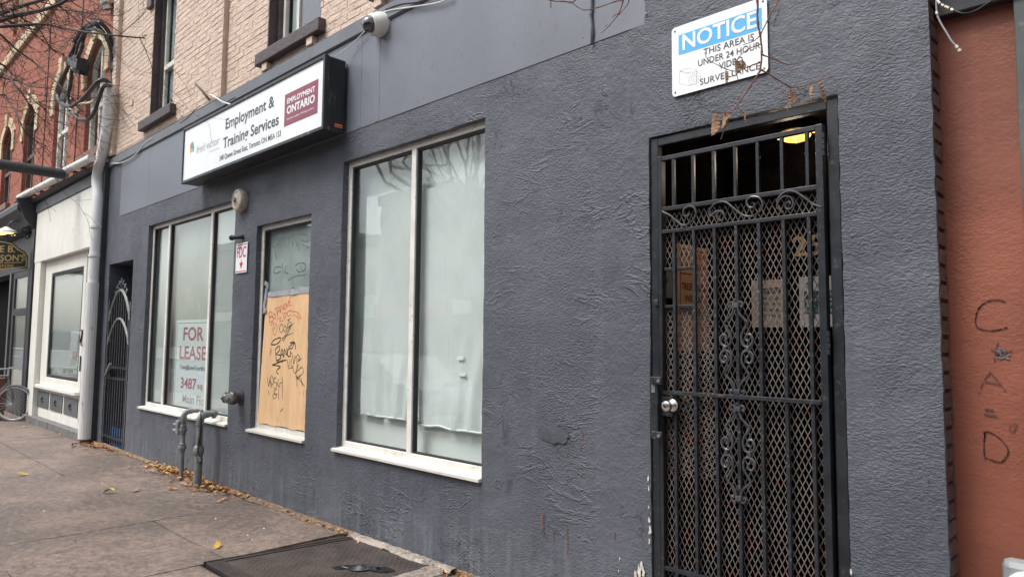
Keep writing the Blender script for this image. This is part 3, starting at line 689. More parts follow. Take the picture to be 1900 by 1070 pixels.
# power meter
pm = at(1914, 1112, .06)
ME = thing('power_meter', 'round grey electricity meter low on the terracotta pier', 'meter', (pm.x, .16, pm.z - .12))
MB().box(pm.x - .10, pm.x + .11, .085, .159, pm.z - .22, pm.z + .13).build('meter_box', M('meter grey', (.27, .29, .29), .4, .3, var=.12), ME, bevel=.03)
MB().lathe([(.098, 0), (.098, .02), (.09, .03), (.078, .032), (.075, .028)], (pm.x, .085, pm.z), (0, -1, 0), 32).build('ring', ALU, ME, smooth=True)
MB().lathe([(.076, .03), (.072, .065), (.05, .078), (0, .08)], (pm.x, .085, pm.z), (0, -1, 0), 32).build('glass_cover', GLASS, ME, smooth=True)
MB().lathe([(.072, .031), (0, .032)], (pm.x, .085, pm.z), (0, -1, 0), 32).build('dial_face', SHOPG, ME)
fp = MB().box(pm.x - .045, pm.x + .045, .044, .05, pm.z + .02, pm.z + .048).build('name_plate', WHITEP, ME)
text('lettering', 'Q 0 10', INKG, fp, (pm.x - .035, .043, pm.z + .028), .06, .012)
# coaxial tails
def cable(name, pts, r, mat, label, cat='cable', n=6, group=None, parent=None):
    b_ = MB().tube(cr(pts, 6), r, n)
    p0 = Vector(pts[0])
    o = b_.build(name, mat, parent, smooth=True, loc=None if parent else p0)
    return tag(o, label, cat, group) if parent is None else o
t = thing('coaxial_cable', 'cut grey coaxial cable hanging down with its metal connector over terracotta', 'cable', tuple(at(1737, -30, .0)))
P_ = [at(1737, -30, .0), at(1738, 20, .0), at(1744, 40, .0), at(1757, 62, .0), at(1766, 77, .0), at(1775, 86, .0)]
MB().tube(cr(P_, 6), .0038, 8).build('cable_run', GCAB, t, smooth=True)
MB().cyl(at(1774, 85, 0), at(1777, 90, 0), .008, 12).build('connector', BRASS, t); MB().cyl(at(1779, 92.5, 0), at(1782, 96.5, 0), .009, 12).build('connector', BRASS, t)
MB().cyl(at(1737.5, 22, 0), at(1739, 27, 0), .006, 10).build('connector', BRASS, t)
t = thing('coaxial_cable', 'looped black coaxial cable with a row of brass splices under the dark awning', 'cable', tuple(at(1732, -8, .0)))
MB().tube(cr([at(1732, -12, .0), at(1740, 4, .0), at(1752, 12, .0), at(1768, 19, .0), at(1786, 25, .0), at(1806, 22, .02), at(1830, 8, .04), at(1856, -10, .06)], 6), .004, 8).build('cable_run', BCAB, t, smooth=True)
for (a_, c_) in (((1747, 9), (1751, 12)), ((1753, 12.5), (1761, 16)), ((1764, 17.5), (1769, 20))): MB().cyl(at(*a_, 0), at(*c_, 0), .007, 10).build('connector', BRASS, t)
MB().cyl(at(1735, -4, -.004), at(1744, 7, -.004), .005, 8).build('white_tail', WCAB, t)

# ------------------------------------------------------------------ the big security gate
SG = thing('security_gate', 'tall black iron security gate with expanded mesh and scrollwork', 'gate', (-1.64, 0, 0))
fx0, fx1, fz = -2.145, -1.125, 2.747
f = MB()
f.box(fx0, fx0 + .046, .014, .06, -.02, fz); f.box(fx1 - .052, fx1, .014, .06, -.02, fz); f.box(fx0 + .046, fx1 - .052, .014, .06, fz - .046, fz)
f.build('gate_frame', FRAMED, SG, bevel=.004)
gx0, gx1 = -2.083, -1.190; GY0, GY1 = -.012, .018
BARX = [-1.990, -1.870, -1.750, -1.630, -1.510, -1.387, -1.265]
for sx in ((gx0, gx0 + .022), (gx1 - .034, gx1)):
    MB().box(sx[0], sx[1], GY0, GY1 + .015, .03, 2.63).build('stile', FRAMED, SG, bevel=.003)
for zz, hh in ((2.617, .024), (2.333, .022), (2.207, .020), (.405, .022), (.045, .03)):
    MB().box(gx0 + .022, gx1 - .034, GY0 + .002, GY1, zz - hh / 2, zz + hh / 2).build('rail', FRAMED, SG, bevel=.002)
MB().box(gx0 + .022, gx1 - .034, GY0 - .012, GY0 + .000, 1.322, 1.342).build('rail', STEELD, SG, bevel=.002)
for x in BARX:
    MB().box(x - .008, x + .008, GY0 + .004, GY1 - .008, 2.344, 2.605).build('bar', FRAMED, SG, bevel=.0015)
    MB().box(x - .0085, x + .0085, GY0 + .004, GY1 - .006, .06, 2.197).build('bar', STEELD, SG, bevel=.0015)
# expanded metal
def expanded(x0, x1, z0, z1, w, h, y, tk, hole=None, vertical=True):
    mb = MB(); cols = int((x1 - x0) / w) + 1; rows = int((z1 - z0) / (h / 2))
    for c in range(cols):
        for sgn in (-1, 1):
            for r in range(rows):
                xa = x0 + c * w + (w / 4) * sgn * (1 if r % 2 == 0 else -1); xb = x0 + c * w - (w / 4) * sgn * (1 if r % 2 == 0 else -1)
                o_ = w / 4 if sgn > 0 else w * .75
                xa += o_; xb += o_
                za = z0 + r * h / 2; zb = za + h / 2
                if max(xa, xb) > x1 or min(xa, xb) < x0 - .005: continue
                cx, cz = (xa + xb) / 2, (za + zb) / 2
                if hole and hole[0] < cx < hole[1] and hole[2] < cz < hole[3]: continue
                dx, dz = xb - xa, zb - za; L = math.hypot(dx, dz); nx_, nz_ = -dz / L * tk / 2, dx / L * tk / 2
                yo = .0015 * sgn
                mb.add([(xa - nx_, y + yo, za - nz_), (xa + nx_, y + yo, za + nz_), (xb + nx_, y - yo, zb + nz_), (xb - nx_, y - yo, zb - nz_), (xa - nx_, y + .003, za - nz_), (xa + nx_, y + .003, za + nz_), (xb + nx_, y + .003, zb + nz_), (xb - nx_, y + .003, zb - nz_)],
                       [(0, 1, 2, 3), (0, 3, 7, 4), (1, 5, 6, 2), (4, 7, 6, 5)])
    return mb
HOLE = (-2.07, -1.872, 1.79, 2.0)
expanded(gx0 + .02, gx1 - .03, .06, 2.325, .0298, .0585, .024, .0036, HOLE).build('expanded_mesh', MESHM, SG)['kind'] = 'stuff'
expanded(gx0 + .02, -1.752, .90, 1.785, .062, .029, .031, .0028).build('patch_mesh', MESHM, SG)['kind'] = 'stuff'
for zz in (1.795, 2.0): MB().box(gx0 + .022, -1.878, .004, .030, zz - .008, zz + .008).build('hatch_edge', FRAMED, SG, bevel=.002)
# scrolls in the frieze
def spiral(cx, cz, r0, a0, turns, dirn, n=16, shrink=.28):
    return [(cx + r0 * (1 - (1 - shrink) * t / n) * math.cos(a0 + dirn * turns * 2 * math.pi * t / n), cz + r0 * (1 - (1 - shrink) * t / n) * math.sin(a0 + dirn * turns * 2 * math.pi * t / n)) for t in range(n + 1)]
def frieze(pts, name='scroll'):
    L = [at(1180 + p[0] / 2.326, 160 + p[1] / 2.326, -.012) for p in pts]
    MB().tube(cr(L, 5), .0052, 6).build(name, IRON, SG, smooth=True)
frieze([(112, 540), (150, 560), (185, 590), (215, 600), (250, 570), (258, 535), (235, 517), (208, 530), (205, 555), (222, 562), (230, 548)])
frieze([(378, 552), (370, 540), (355, 545), (350, 568), (368, 580), (380, 560), (372, 540), (345, 540), (322, 560), (318, 535), (345, 505), (385, 500), (420, 525), (455, 553), (495, 562), (530, 545), (547, 510), (530, 480), (495, 478), (478, 498), (488, 522), (510, 520), (512, 503)])
frieze([(668, 505), (655, 500), (645, 515), (652, 530), (670, 525), (680, 505), (668, 480), (640, 475), (620, 490), (610, 520), (635, 545)])
frieze([(610, 520), (612, 488), (640, 458), (680, 453), (720, 475), (760, 505), (800, 522)])
# lyre scrolls on the middle bar
PA = [(30, 12), (40, 20), (44, 8), (36, -4), (22, -4), (13, 8), (14, 30), (28, 58), (58, 82), (74, 98), (58, 122), (36, 150), (32, 182), (46, 208), (74, 212), (98, 196), (100, 170), (84, 154), (64, 160), (60, 178), (74, 186)]
cxm = -1.630
for zc, fl in ((1.80, -1), (1.345, 1), (1.285, -1), (.825, 1)):
    for sgn in (-1, 1):
        L = [(cxm + sgn * p[0] * .00085, -.020, zc + fl * p[1] * .00102) for p in PA]
        MB().tube(cr(L, 4), .0062, 6).build('lyre_scroll', IRON, SG, smooth=True)
for z in (1.787, 1.358, 1.272, .838): MB().box(cxm - .017, cxm + .017, -.028, .004, z - .011, z + .011).build('collar', IRON, SG, bevel=.002)
for z in (1.573, 1.055):
    for sgn in (-1, 1): MB().box(cxm + sgn * .062 - .008, cxm + sgn * .062 + .008, -.027, -.012, z - .010, z + .010).build('collar', IRON, SG, bevel=.002)
# scroll feet in the bottom panel
for sgn in (-1, 1):
    L = [(cxm + sgn * (.05 + .3 * t), -.010, .37 - .28 * math.sin(t * 2.4)) for t in [i / 8 for i in range(9)]]
    MB().tube(L, .005, 6).build('foot_scroll', IRON, SG, smooth=True)
# lock box, knob, latch tabs
lb = MB().box(-2.118, -2.068, -.055, -.001, 1.085, 1.415).build('lock_guard', STEELD, SG, bevel=.004)
MB().box(-2.105, -2.082, -.0575, -.0555, 1.33, 1.375).build('wear_plate', GALV, lb)
MB().box(-2.066, -1.995, -.022, -.013, 1.205, 1.31).build('lock_plate', STEELD, SG, bevel=.002)
for z in (1.395, 1.105): MB().box(-2.10, -2.035, -.068, -.052, z - .02, z + .02).build('latch_tab', STEELD, SG, bevel=.004); MB().cyl((-2.05, -.052, z), (-2.05, -.078, z), .009, 12).build('bolt', GALV, SG)
kc = at(1240, 752, -.05); kc = Vector((kc.x + .008, -.022, kc.z))
kn = MB().lathe([(0, 0), (.034, 0), (.034, .004), (.029, .010), (.014, .014), (.012, .030), (.018, .036), (.026, .044), (.028, .055), (.026, .066), (.016, .071), (0, .071)], kc, (0, -1, 0), 28).build('door_knob', STAIN, SG, smooth=True)
MB().lathe([(.010, .0), (.010, .0025), (0, .003)], kc + Vector((0, -.0712, 0)), (0, -1, 0), 16).build('keyhole', DULLM, kn)
for z in (2.53, 1.605, .35):
    hb = MB()
    for q in range(4): hb.cyl((gx1 + .004, -.012, z - .055 + q * .028), (gx1 + .004, -.012, z - .030 + q * .028), .009 if q % 2 else .0078, 10)
    hb.build('hinge', STEELD, SG, smooth=True)
MB().box(-2.128, -2.09, -.006, .0, 1.805, 1.835).build('strike_bracket', STEELD, SG, bevel=.002)
# things behind the gate
TS = thing('trespass_sign', 'tan private property sign on the side wall behind the gate', 'sign', (-2.148, .46, 1.5))
MB().box(-2.149, -2.143, .285, .645, 1.55, 2.185).build('board', TRESP, TS)
UYv = UY
def stext(s, z, cap, y0=.33, w=.28): text('lettering', s, REDBR, TS, (-2.142, y0, z), w, cap, u=UY, v=UZ, nrm=UX, bold=.012)
REDBR = M('brown red print', (.12, .03, .022), .6, var=.15)
stext('PRIVATE', 2.105, .038); stext('PROPERTY', 2.045, .036); stext('TRESPASSERS', 1.915, .042); stext('WILL BE', 1.845, .042, .36, .22); stext('PROSECUTED', 1.765, .042)
bd = MB()
for (ya, yb, za, zb) in ((.315, .625, 2.008, 2.014), (.315, .321, 1.58, 2.16), (.619, .625, 1.58, 2.16), (.321, .619, 2.154, 2.16)): bd.box(-2.1425, -2.1415, ya, yb, za, zb)
bd.build('border', REDBR, TS)
KP = thing('intercom_plate', 'grey metal intercom plate on the side wall behind the gate opening', 'intercom', (-2.148, .16, 1.85))
MB().box(-2.149, -2.140, .085, .225, 1.855, 2.03).build('plate', PLATE, KP, bevel=.003)
MB().lathe([(0, .006), (.016, .006), (.016, 0)], (-2.140, .15, 1.955), (1, 0, 0), 16).build('button', STAIN, KP, smooth=True)
for (yy, zz) in ((.11, 2.005), (.20, 2.005), (.11, 1.88), (.20, 1.88)): MB().lathe([(0, .003), (.005, .002), (.005, 0)], (-2.140, yy, zz), (1, 0, 0), 8).build('screw', DULLM, KP)
PN = thing('paper_notice', 'aged cream paper notice with dark blue heading behind the gate', 'notice', (-1.87, .885, 1.7))
yb = .9 - .012
MB().box(-1.972, -1.772, yb, yb + .003, 1.70, 1.992).build('sheet', PAPERS, PN)
NAVY = M('navy print', (.02, .04, .085), .5, var=.1)
MB().box(-1.925, -1.785, yb - .0015, yb - .0005, 1.908, 1.942).build('heading_band', NAVY, PN)
text('lettering', 'NOTICE', PAPERS, PN, (-1.918, yb - .002, 1.913), .126, .022, bold=.015)
for s_, z in (('Leave keys', 1.872), ('such hours', 1.838), ('Closed at', 1.800), ('All Times', 1.762)): text('lettering', s_, INKG, PN, (-1.912, yb - .0005, z), .12, .019, bold=.02)
TN = thing('teal_notice', 'white notice with a teal printed block behind the gate', 'notice', (-1.58, .885, 1.7))
MB().box(-1.672, -1.45, yb, yb + .003, 1.70, 1.998).build('sheet', PAPERW, TN)
MB().box(-1.642, -1.47, yb - .0015, yb - .0005, 1.775, 1.912).build('printed_block', TEAL, TN)
for s_, z in (('St. Jude', 1.935),): text('lettering', s_, TEAL, TN, (-1.63, yb - .0005, z), .13, .03)
for s_, z in (('no. 1423', 1.882), ('and 2-24', 1.850), ('416 743-7', 1.818), ('fax 4-123', 1.786)): text('lettering', s_, PAPERW, TN, (-1.632, yb - .002, z), .15, .02)
HN = thing('house_number', 'gold leaf house numerals above the notices behind the gate', 'number', (-1.6, .885, 2.12))
text('numeral', '2', GOLD, HN, (-1.705, yb, 2.128), .085, .125, bold=.012); text('numeral', '5', GOLD, HN, (-1.603, yb, 2.128), .07, .125, bold=.012)
LP = thing('ceiling_lamp', 'lit amber glass ceiling lamp glowing behind the top bars of the gate', 'lamp', (-1.555, .6, 2.80))
lc = Vector((-1.556, .6, 2.785))
MB().lathe([(.0, -.038), (.04, -.036), (.068, -.026), (.080, -.008), (.076, .012)], lc, (0, 0, 1), 28).build('glass_bowl', LAMPG, LP, smooth=True)
MB().lathe([(.082, .012), (.09, .014), (.09, .03), (.06, .035), (.06, .076)], lc, (0, 0, 1), 28).build('mount_ring', DULLM, LP, smooth=True)
MB().lathe([(0, -.050), (.008, -.047), (.008, -.036)], lc, (0, 0, 1), 10).build('finial', BRASS, LP, smooth=True)
for sg in (-1, 1): MB().lathe([(0, -.01), (.008, -.006), (.01, .0), (.008, .006), (0, .01)], lc + Vector((.100 * sg, 0, 0)), (0, 0, 1), 10).build('thumbscrew', LAMPG, LP, smooth=True)
pl = bpy.data.lights.new('lamp_light', 'POINT'); pl.energy = 2.2; pl.color = (1, .82, .6); pl.shadow_soft_size = .06
po = bpy.data.objects.new('lamp_light', pl); COL.objects.link(po); po.parent = LP; po.location = Vector((-1.556, .55, 2.68)) - Vector(BASE[LP.name])
# chipped paint beside the gate
CHIPM = M('pale chipped plaster', (.55, .53, .47), .8, var=.2, vs=30)
def chip(px, py, r):
    chips = MB()
    c = at(px, py, -.004); n = 9; a0 = R_.random() * 6
    chips.add([c + Vector((r * (.4 + .8 * R_.random()) * math.cos(a0 + 6.283 * i / n) * .5, -.002, r * (.5 + R_.random()) * math.sin(a0 + 6.283 * i / n) * 1.3)) for i in range(n)], [tuple(range(n))])
    chips.build('paint_chip', CHIPM, GB)
for (px, py, r) in ((1203, 885, .012), (1204, 905, .010), (1205, 965, .014), (1206, 985, .02), (1205, 1003, .014), (1204, 940, .007), (1190, 1048, .02), (1186, 1060, .03), (1194, 1062, .025), (1180, 1066, .02), (1150, 1035, .008), (1148, 1058, .007), (1579, 1060, .012)): chip(px, py, r)

# repair patch and red paint drips on the wall
rp = MB(); cpt = at(1027, 806, -.006); n = 26
rp.add([cpt + Vector(((.125 + .03 * noise.noise((i * .5, 2, 1))) * math.cos(6.283 * i / n), -.002, (.052 + .022 * noise.noise((i * .6, 7, 1))) * math.sin(6.283 * i / n))) for i in range(n)] + [cpt + Vector((0, -.006, 0))], [(i, (i + 1) % n, n) for i in range(n)])
rp.build('repair_patch', M('darker repair paint', (.066, .072, .086), .5, var=.15, vs=14, bump=.004, bs=30), GB, smooth=True)
DRIP = M('faded red drip', (.15, .06, .06), .5, var=.4, vs=60)
for (px, py, ln_) in ((1080, 800, 16), (1077, 826, 8), (1007, 948, 42), (1052, 975, 55), (1026, 985, 16), (1722, 888, 6), (1140, 985, 14)):
    MB().ribbon([at(px + R_.uniform(-1, 1), py + ln_ * t_ / 5, -.0065) for t_ in range(6)], .006, (0, 1, 0)).build('paint_drip', DRIP, GB)

# ------------------------------------------------------------------ notice sign
NS = thing('notice_sign', 'white and blue NOTICE video surveillance sign on the grey wall above the gate', 'sign', (-1.715, -.01, 2.94))
yN = -.012
x0, x1, z0, z1, r = -1.987, -1.443, 2.948, 3.338, .022
pts = []
for (cx, cz, a) in ((x1 - r, z1 - r, 0), (x0 + r, z1 - r, 90), (x0 + r, z0 + r, 180), (x1 - r, z0 + r, 270)):
    for t in range(6): an = math.radians(a + 18 * t); pts.append((cx + r * math.cos(an), yN, cz + r * math.sin(an)))
MB().prism(pts, (0, .004, 0)).build('plate', WHITEP, NS)
def np_(zx, zy): return at(1200 + zx / 4.117, zy / 4.117, yN)
a = np_(243, 265); c = np_(882, 40); zb_ = np_(243, 425).z
MB().box(a.x, -1.470, yN - .001, yN - .0002, zb_, a.z - .006).build('heading_band', BLUE, NS)
tz = .018
text('lettering', 'NOTICE', WHITEP, NS, (np_(275, 390).x, yN - .0015, zb_ + .021), -1.497 - np_(275, 390).x, .088, bold=.02)
for s_, (xa, ya), (xb, yb2), in (('THIS AREA IS', (435, 430), (820, 300)), ('UNDER 24 HOUR', (393, 515), (868, 362)), ('VIDEO', (552, 530), (735, 480)), ('SURVEILLANCE', (408, 655), (866, 525))):
    A, B_ = np_(xa, ya), np_(xb, yb2); text('lettering', s_, INKG, NS, (A.x, yN - .0005, (A.z + B_.z) / 2), B_.x - A.x, .036, bold=.006)
ln = MB()
for pl_ in ([(252, 545), (318, 520), (383, 535), (315, 560), (252, 545)], [(252, 545), (250, 640), (318, 655), (315, 560)], [(318, 655), (380, 640), (383, 535)]):
    ln.ribbon([np_(*p) + Vector((0, -.001, 0)) for p in pl_], .0022, (0, 1, 0))
cc = np_(368, 598)
for rr in (.034, .022, .011): ln.ribbon([cc + Vector((rr * math.cos(t * .4), -.001, rr * math.sin(t * .4))) for t in range(17)], .0018, (0, 1, 0))
ln.build('camera_emblem', GREYI, NS)
for (bx, bz) in ((x0 + .02, z0 + .022), (x1 - .02, z0 + .022), (x0 + .02, z1 - .022), (x1 - .02, z1 - .022)): MB().lathe([(0, .003), (.005, .002), (.006, 0)], (bx, yN, bz), (0, -1, 0), 10).build('bolt', DULLM, NS)

# ------------------------------------------------------------------ lightbox sign
LS = thing('lightbox_sign', 'long white lightbox sign for employment services in a black cabinet', 'sign', (-6.87, 0, 3.41))
sx0, sx1, sz0, sz1, sy = -8.455, -5.285, 3.415, 4.075, -.23
cb = MB(); t = .035
cb.box(sx0, sx1, sy + .012, -.03, sz0 + .001, sz1 - .001)
cb.build('cabinet', BLACKS, LS, bevel=.004)
rb = MB()
for q in range(9): yy = sy + .03 + q * .022; rb.box(sx1, sx1 + .004, yy, yy + .010, sz0 + .03, sz1 - .02)
rb.build('side_ribs', BLACKS, LS)
tr_ = MB()
tr_.box(sx0 - .004, sx0 + t * .6, sy - .012, sy + .03, sz0 - .004, sz1 + .004); tr_.box(sx1 - t * .7, sx1 + .006, sy - .012, sy + .03, sz0 - .004, sz1 + .004)
tr_.box(sx0 + t * .6, sx1 - t * .7, sy - .010, sy + .03, sz0 - .004, sz0 + t * .8); tr_.box(sx0 + t * .6, sx1 - t * .7, sy - .010, sy + .03, sz1 - t * .8, sz1 + .004)
tr_.build('retainer_frame', BLACKS, LS, bevel=.004)
MB().box(sx0 + t * .6, sx1 - t * .7, sy + .002, sy + .011, sz0 + t * .8, sz1 - t * .8).build('sign_face', WHITES, LS)
MB().box(sx0 + .02, sx1 - .02, -.029, -.012, sz0 + .05, sz1 - .05).build('back_rail', BLACKS, LS)
yT = sy + .002
def sp(zx, zy): return at(330 + zx / 4.115, 90 + zy / 4.115, yT)
def line_(s_, A, B_, cap, mat, bold=.0, parent=LS):
    A, B_ = sp(*A), sp(*B_); return text('lettering', s_, mat, parent, (A.x, yT - .0005, (A.z + B_.z) / 2), B_.x - A.x, cap, bold=bold)
line_('Employment &', (365, 608), (737, 452), .118, INKG, .018)
line_('Training Services', (345, 758), (770, 588), .118, INKG, .018)
line_('248 Queen Street East, Toronto ON M5A 1S3', (317, 853), (787, 676), .058, INKG, .012)
line_('fred victor', (142, 795), (316, 737), .095, INKL, .0)
line_('homes and hope', (240, 795), (316, 765), .022, GREYI, .0)
A, B_ = sp(815, 600), sp(1070, 235)
x_a, x_b = sp(815, 480).x, sp(1070, 370).x; z_a = (sp(815, 600).z + sp(1070, 490).z) / 2; z_b = (sp(820, 355).z + sp(1070, 235).z) / 2
mp_ = MB().box(x_a, x_b, yT - .0015, yT - .0003, z_a, z_b).build('maroon_panel', MAROON, LS)
hz = z_b - z_a; wx = x_b - x_a
text('lettering', 'EMPLOYMENT', WHITES, mp_, (x_a + .08 * wx, yT - .002, z_a + .68 * hz), .84 * wx, .16 * hz, bold=.03)
text('lettering', 'ONTARIO', WHITES, mp_, (x_a + .08 * wx, yT - .002, z_a + .36 * hz), .84 * wx, .24 * hz, bold=.035)
text('lettering', "Your job is out there. We'll help you find it.", WHITES, mp_, (x_a + .08 * wx, yT - .002, z_a + .17 * hz), .82 * wx, .062 * hz, bold=.01)
lcx = sp(108, 762); R0 = .062
def petal(cx, cz, r, a0, a1, mat, w=.4):
    n = 12; o_ = [(cx + r * math.cos(a0 + (a1 - a0) * i / n), yT - .001, cz + r * 1.25 * math.sin(a0 + (a1 - a0) * i / n)) for i in range(n + 1)]
    i_ = [(cx + r * w * math.cos(a0 + (a1 - a0) * i / n) , yT - .001, cz - .01 + r * w * 1.15 * math.sin(a0 + (a1 - a0) * i / n)) for i in range(n + 1)]
    m_ = MB(); m_.add(o_ + i_, [(i, i + 1, n + 2 + i, n + 1 + i) for i in range(n)]); m_.build('logo_mark', mat, LS)
petal(lcx.x, lcx.z, R0, math.radians(95), math.radians(165), LRED); petal(lcx.x, lcx.z, R0, math.radians(167), math.radians(235), LORG)
petal(lcx.x, lcx.z, R0, math.radians(15), math.radians(90), GREEN); petal(lcx.x, lcx.z, R0, math.radians(-45), math.radians(12), LBLUE); petal(lcx.x, lcx.z - .012, R0 * .45, math.radians(20), math.radians(340), GREEN, .45)
stq = atx(627, 233.5, sx1 + .006)
os_ = MB().box(sx1 + .0045, sx1 + .0065, stq.y - .032, stq.y + .045, stq.z - .016, stq.z + .016).build('orange_sticker', ORANGE, LS)
text('lettering', 'CertSign', INKB, os_, (sx1 + .0066, stq.y - .026, stq.z - .008), .065, .014, u=UY, nrm=UX)
bs_ = MB()
for q in range(8): bs_.lathe([(0, .003), (.004, .002), (.004, 0)], (sx1 + .004, sy + .035 + q * .024, sz1 - .012), (1, 0, 0), 6)
bs_.build('screw', GALV, LS)
cable('sign_wire', [(-7.55, -.02, 4.30), (-7.60, -.09, 4.24), (-7.66, -.14, 4.12), (-7.68, -.15, 4.08)], .006, BCAB, 'thin black guy wire angled behind the top of the lightbox sign')

# ------------------------------------------------------------------ small wall fittings
FD = thing('fdc_sign', 'small white FDC sign with red letters and down arrow', 'sign', (-7.28, 0, 2.3))
fx, fX, fz0, fz1 = -7.415, -7.145, 2.305, 2.628
MB().box(fx, fX, -.012, -.008, fz0, fz1).build('plate', WHITEP, FD, bevel=.002)
for zz in (fz0 + .012, fz1 - .022): MB().box(fx + .012, fX - .012, -.0135, -.0122, zz, zz + .009).build('red_rule', REDI, FD)
text('lettering', 'FDC', REDI, FD, (fx + .03, -.0125, 2.472), .21, .122, bold=.012)
ar = MB().box(-7.284, -7.272, -.0135, -.0122, 2.40, 2.445); ar.add([(-7.32, -.0135, 2.415), (-7.236, -.0135, 2.415), (-7.278, -.0135, 2.348)], [(0, 1, 2)]); ar.build('arrow', REDI, FD)
for zz in (fz0 + .03, fz1 - .03): MB().box(fx - .012, fx + .004, -.014, -.007, zz - .008, zz + .008).build('clip', GALV, FD)
AB = thing('alarm_bell', 'round cream fire alarm bell on the grey wall', 'bell', (-7.33, 0, 3.05))
bc = at(448, 372, -.02)
MB().lathe([(.118, .0), (.124, .02), (.124, .055), (.112, .078), (.09, .085), (.086, .078), (.04, .088), (.03, .094), (0, .095)], (bc.x, .0, bc.z), (0, -1, 0), 36).build('gong', CREAM, AB, smooth=True)
MB().lathe([(.030, .090), (.030, .100), (.012, .106), (0, .106)], (bc.x, 0, bc.z), (0, -1, 0), 16).build('hub', DULLM, AB, smooth=True)
MB().box(bc.x - .05, bc.x + .05, -.012, .004, bc.z - .05, bc.z + .05).build('back_plate', SHOPD, AB)
nz_ = at(444, 440, -.03)
t = thing('drain_spout', 'stubby black pipe spout sticking out above the FDC sign', 'spout', (nz_.x, 0, nz_.z))
MB().tube(cr([(nz_.x + .03, .01, nz_.z), (nz_.x + .02, -.03, nz_.z), (nz_.x - .02, -.06, nz_.z), (nz_.x - .06, -.075, nz_.z - .005)], 5), .024, 12).build('elbow', DARK, t, smooth=True)
MB().cyl((nz_.x - .06, -.075, nz_.z - .005), (nz_.x - .085, -.08, nz_.z - .006), .030, 12).build('lip', DARK, t)
DC = thing('dome_camera', 'white dome security camera below the beige brick', 'camera', tuple(at(706, 44, -.014)))
dc = at(709, 46, -.014); ax = Vector((-.12, -.95, -.28)).normalized()
MB().lathe([(0, -.03), (.098, -.03), (.102, .0), (.102, .045), (.095, .062), (.090, .10), (.078, .112), (.066, .112)], dc, ax, 32).build('housing', WPLAS, DC, smooth=True)
MB().lathe([(.068, .108), (.066, .135), (.052, .163), (.03, .178), (0, .183)], dc, ax, 28).build('dome', DOME, DC, smooth=True)
cable('white_cable', [tuple(at(697, 33, -.05)), tuple(at(674, 61, -.04)), tuple(at(650, 85, -.05)), tuple(at(622, 105, -.10))], .0055, WCAB, 'white cable running from the dome camera down to the lightbox sign')
cable('white_cable', [tuple(at(706, 26, -.035)), tuple(at(722, 20, -.03)), tuple(at(760, 14, -.03)), tuple(at(810, 6, -.03)), tuple(at(840, -6, -.03))], .006, WCAB, 'white cable sagging to the right of the dome camera')
cable('black_cable', [tuple(at(715, 18, -.03)), tuple(at(745, 8, -.03)), tuple(at(770, 5, -.03)), tuple(at(800, -2, -.03)), tuple(at(820, -12, -.03))], .005, BCAB, 'thin dark cable running above the dome camera')
cable('white_cable', [tuple(at(200, 303, -.02)), tuple(at(225, 302, -.03)), tuple(at(250, 288, -.03)), tuple(at(268, 267, -.03)), tuple(at(284, 256, -.03))], .008, WCAB, 'white cable drooping across the left end of the grey fascia')
cable('white_cable', [tuple(at(334, 228, -.03)), tuple(at(348, 218, -.03)), tuple(at(362, 204, -.03)), tuple(at(372, 196, -.03))], .006, GCAB, 'grey cable climbing the fascia left of the lightbox sign')
cable('white_cable', [tuple(at(387, 178, -.02)), tuple(at(392, 177, -.06)), tuple(at(402, 182, -.1)), tuple(at(413, 189, -.14)), tuple(at(428, 194, -.20))], .008, WCAB, 'white cable looping from the beige brick into the top of the lightbox sign')
MB_c = MB().tube(cr([tuple(at(363, 156, -.10)), tuple(at(372, 165, -.08)), tuple(at(380, 175, -.05)), tuple(at(388, 185, -.01))], 5), .014, 8)
tag(MB_c.build('bent_conduit', SASHB, None, smooth=True, loc=tuple(at(388, 185, -.01))), 'bent dark conduit stub poking out of beige brick above the sign', 'conduit')
# fire department connection
FC = thing('hose_connection', 'tarnished twin fire hose connection on the pier beside the boarded window', 'valve', (-7.3, 0, .97))
hc = at(432, 737, -.06)
hx = hc.x + .06; hz_ = hc.z
MB().lathe([(.085, .0), (.085, .012), (.06, .02), (.055, .06)], (hx, .0, hz_), (0, -1, 0), 20).build('flange', SHOPD, FC, smooth=True)
MB().lathe([(.055, .05), (.07, .07), (.07, .11), (.05, .13), (0, .135)], (hx, .0, hz_), (0, -1, 0), 20).build('body', DULLM, FC, smooth=True)
for sg in (-1, 1):
    dv = Vector((sg * .62, -.75, .0)).normalized(); o_ = Vector((hx, -.09, hz_))
    MB().lathe([(.04, 0), (.04, .05), (.052, .055), (.052, .085), (.046, .095), (.02, .10), (.018, .115), (0, .118)], o_, dv, 18).build('cap', DULLM if sg < 0 else GALV, FC, smooth=True)
    for q in (0, 1, 2): 
        pr = dv.orthogonal().normalized(); pr = Matrix.Rotation(q * 2.09, 3, dv) @ pr; MB().box(*[v for k in range(3) for v in ((o_ + dv * .07 + pr * .056)[k] - .007, (o_ + dv * .07 + pr * .056)[k] + .007)]).build('lug', DULLM, FC)
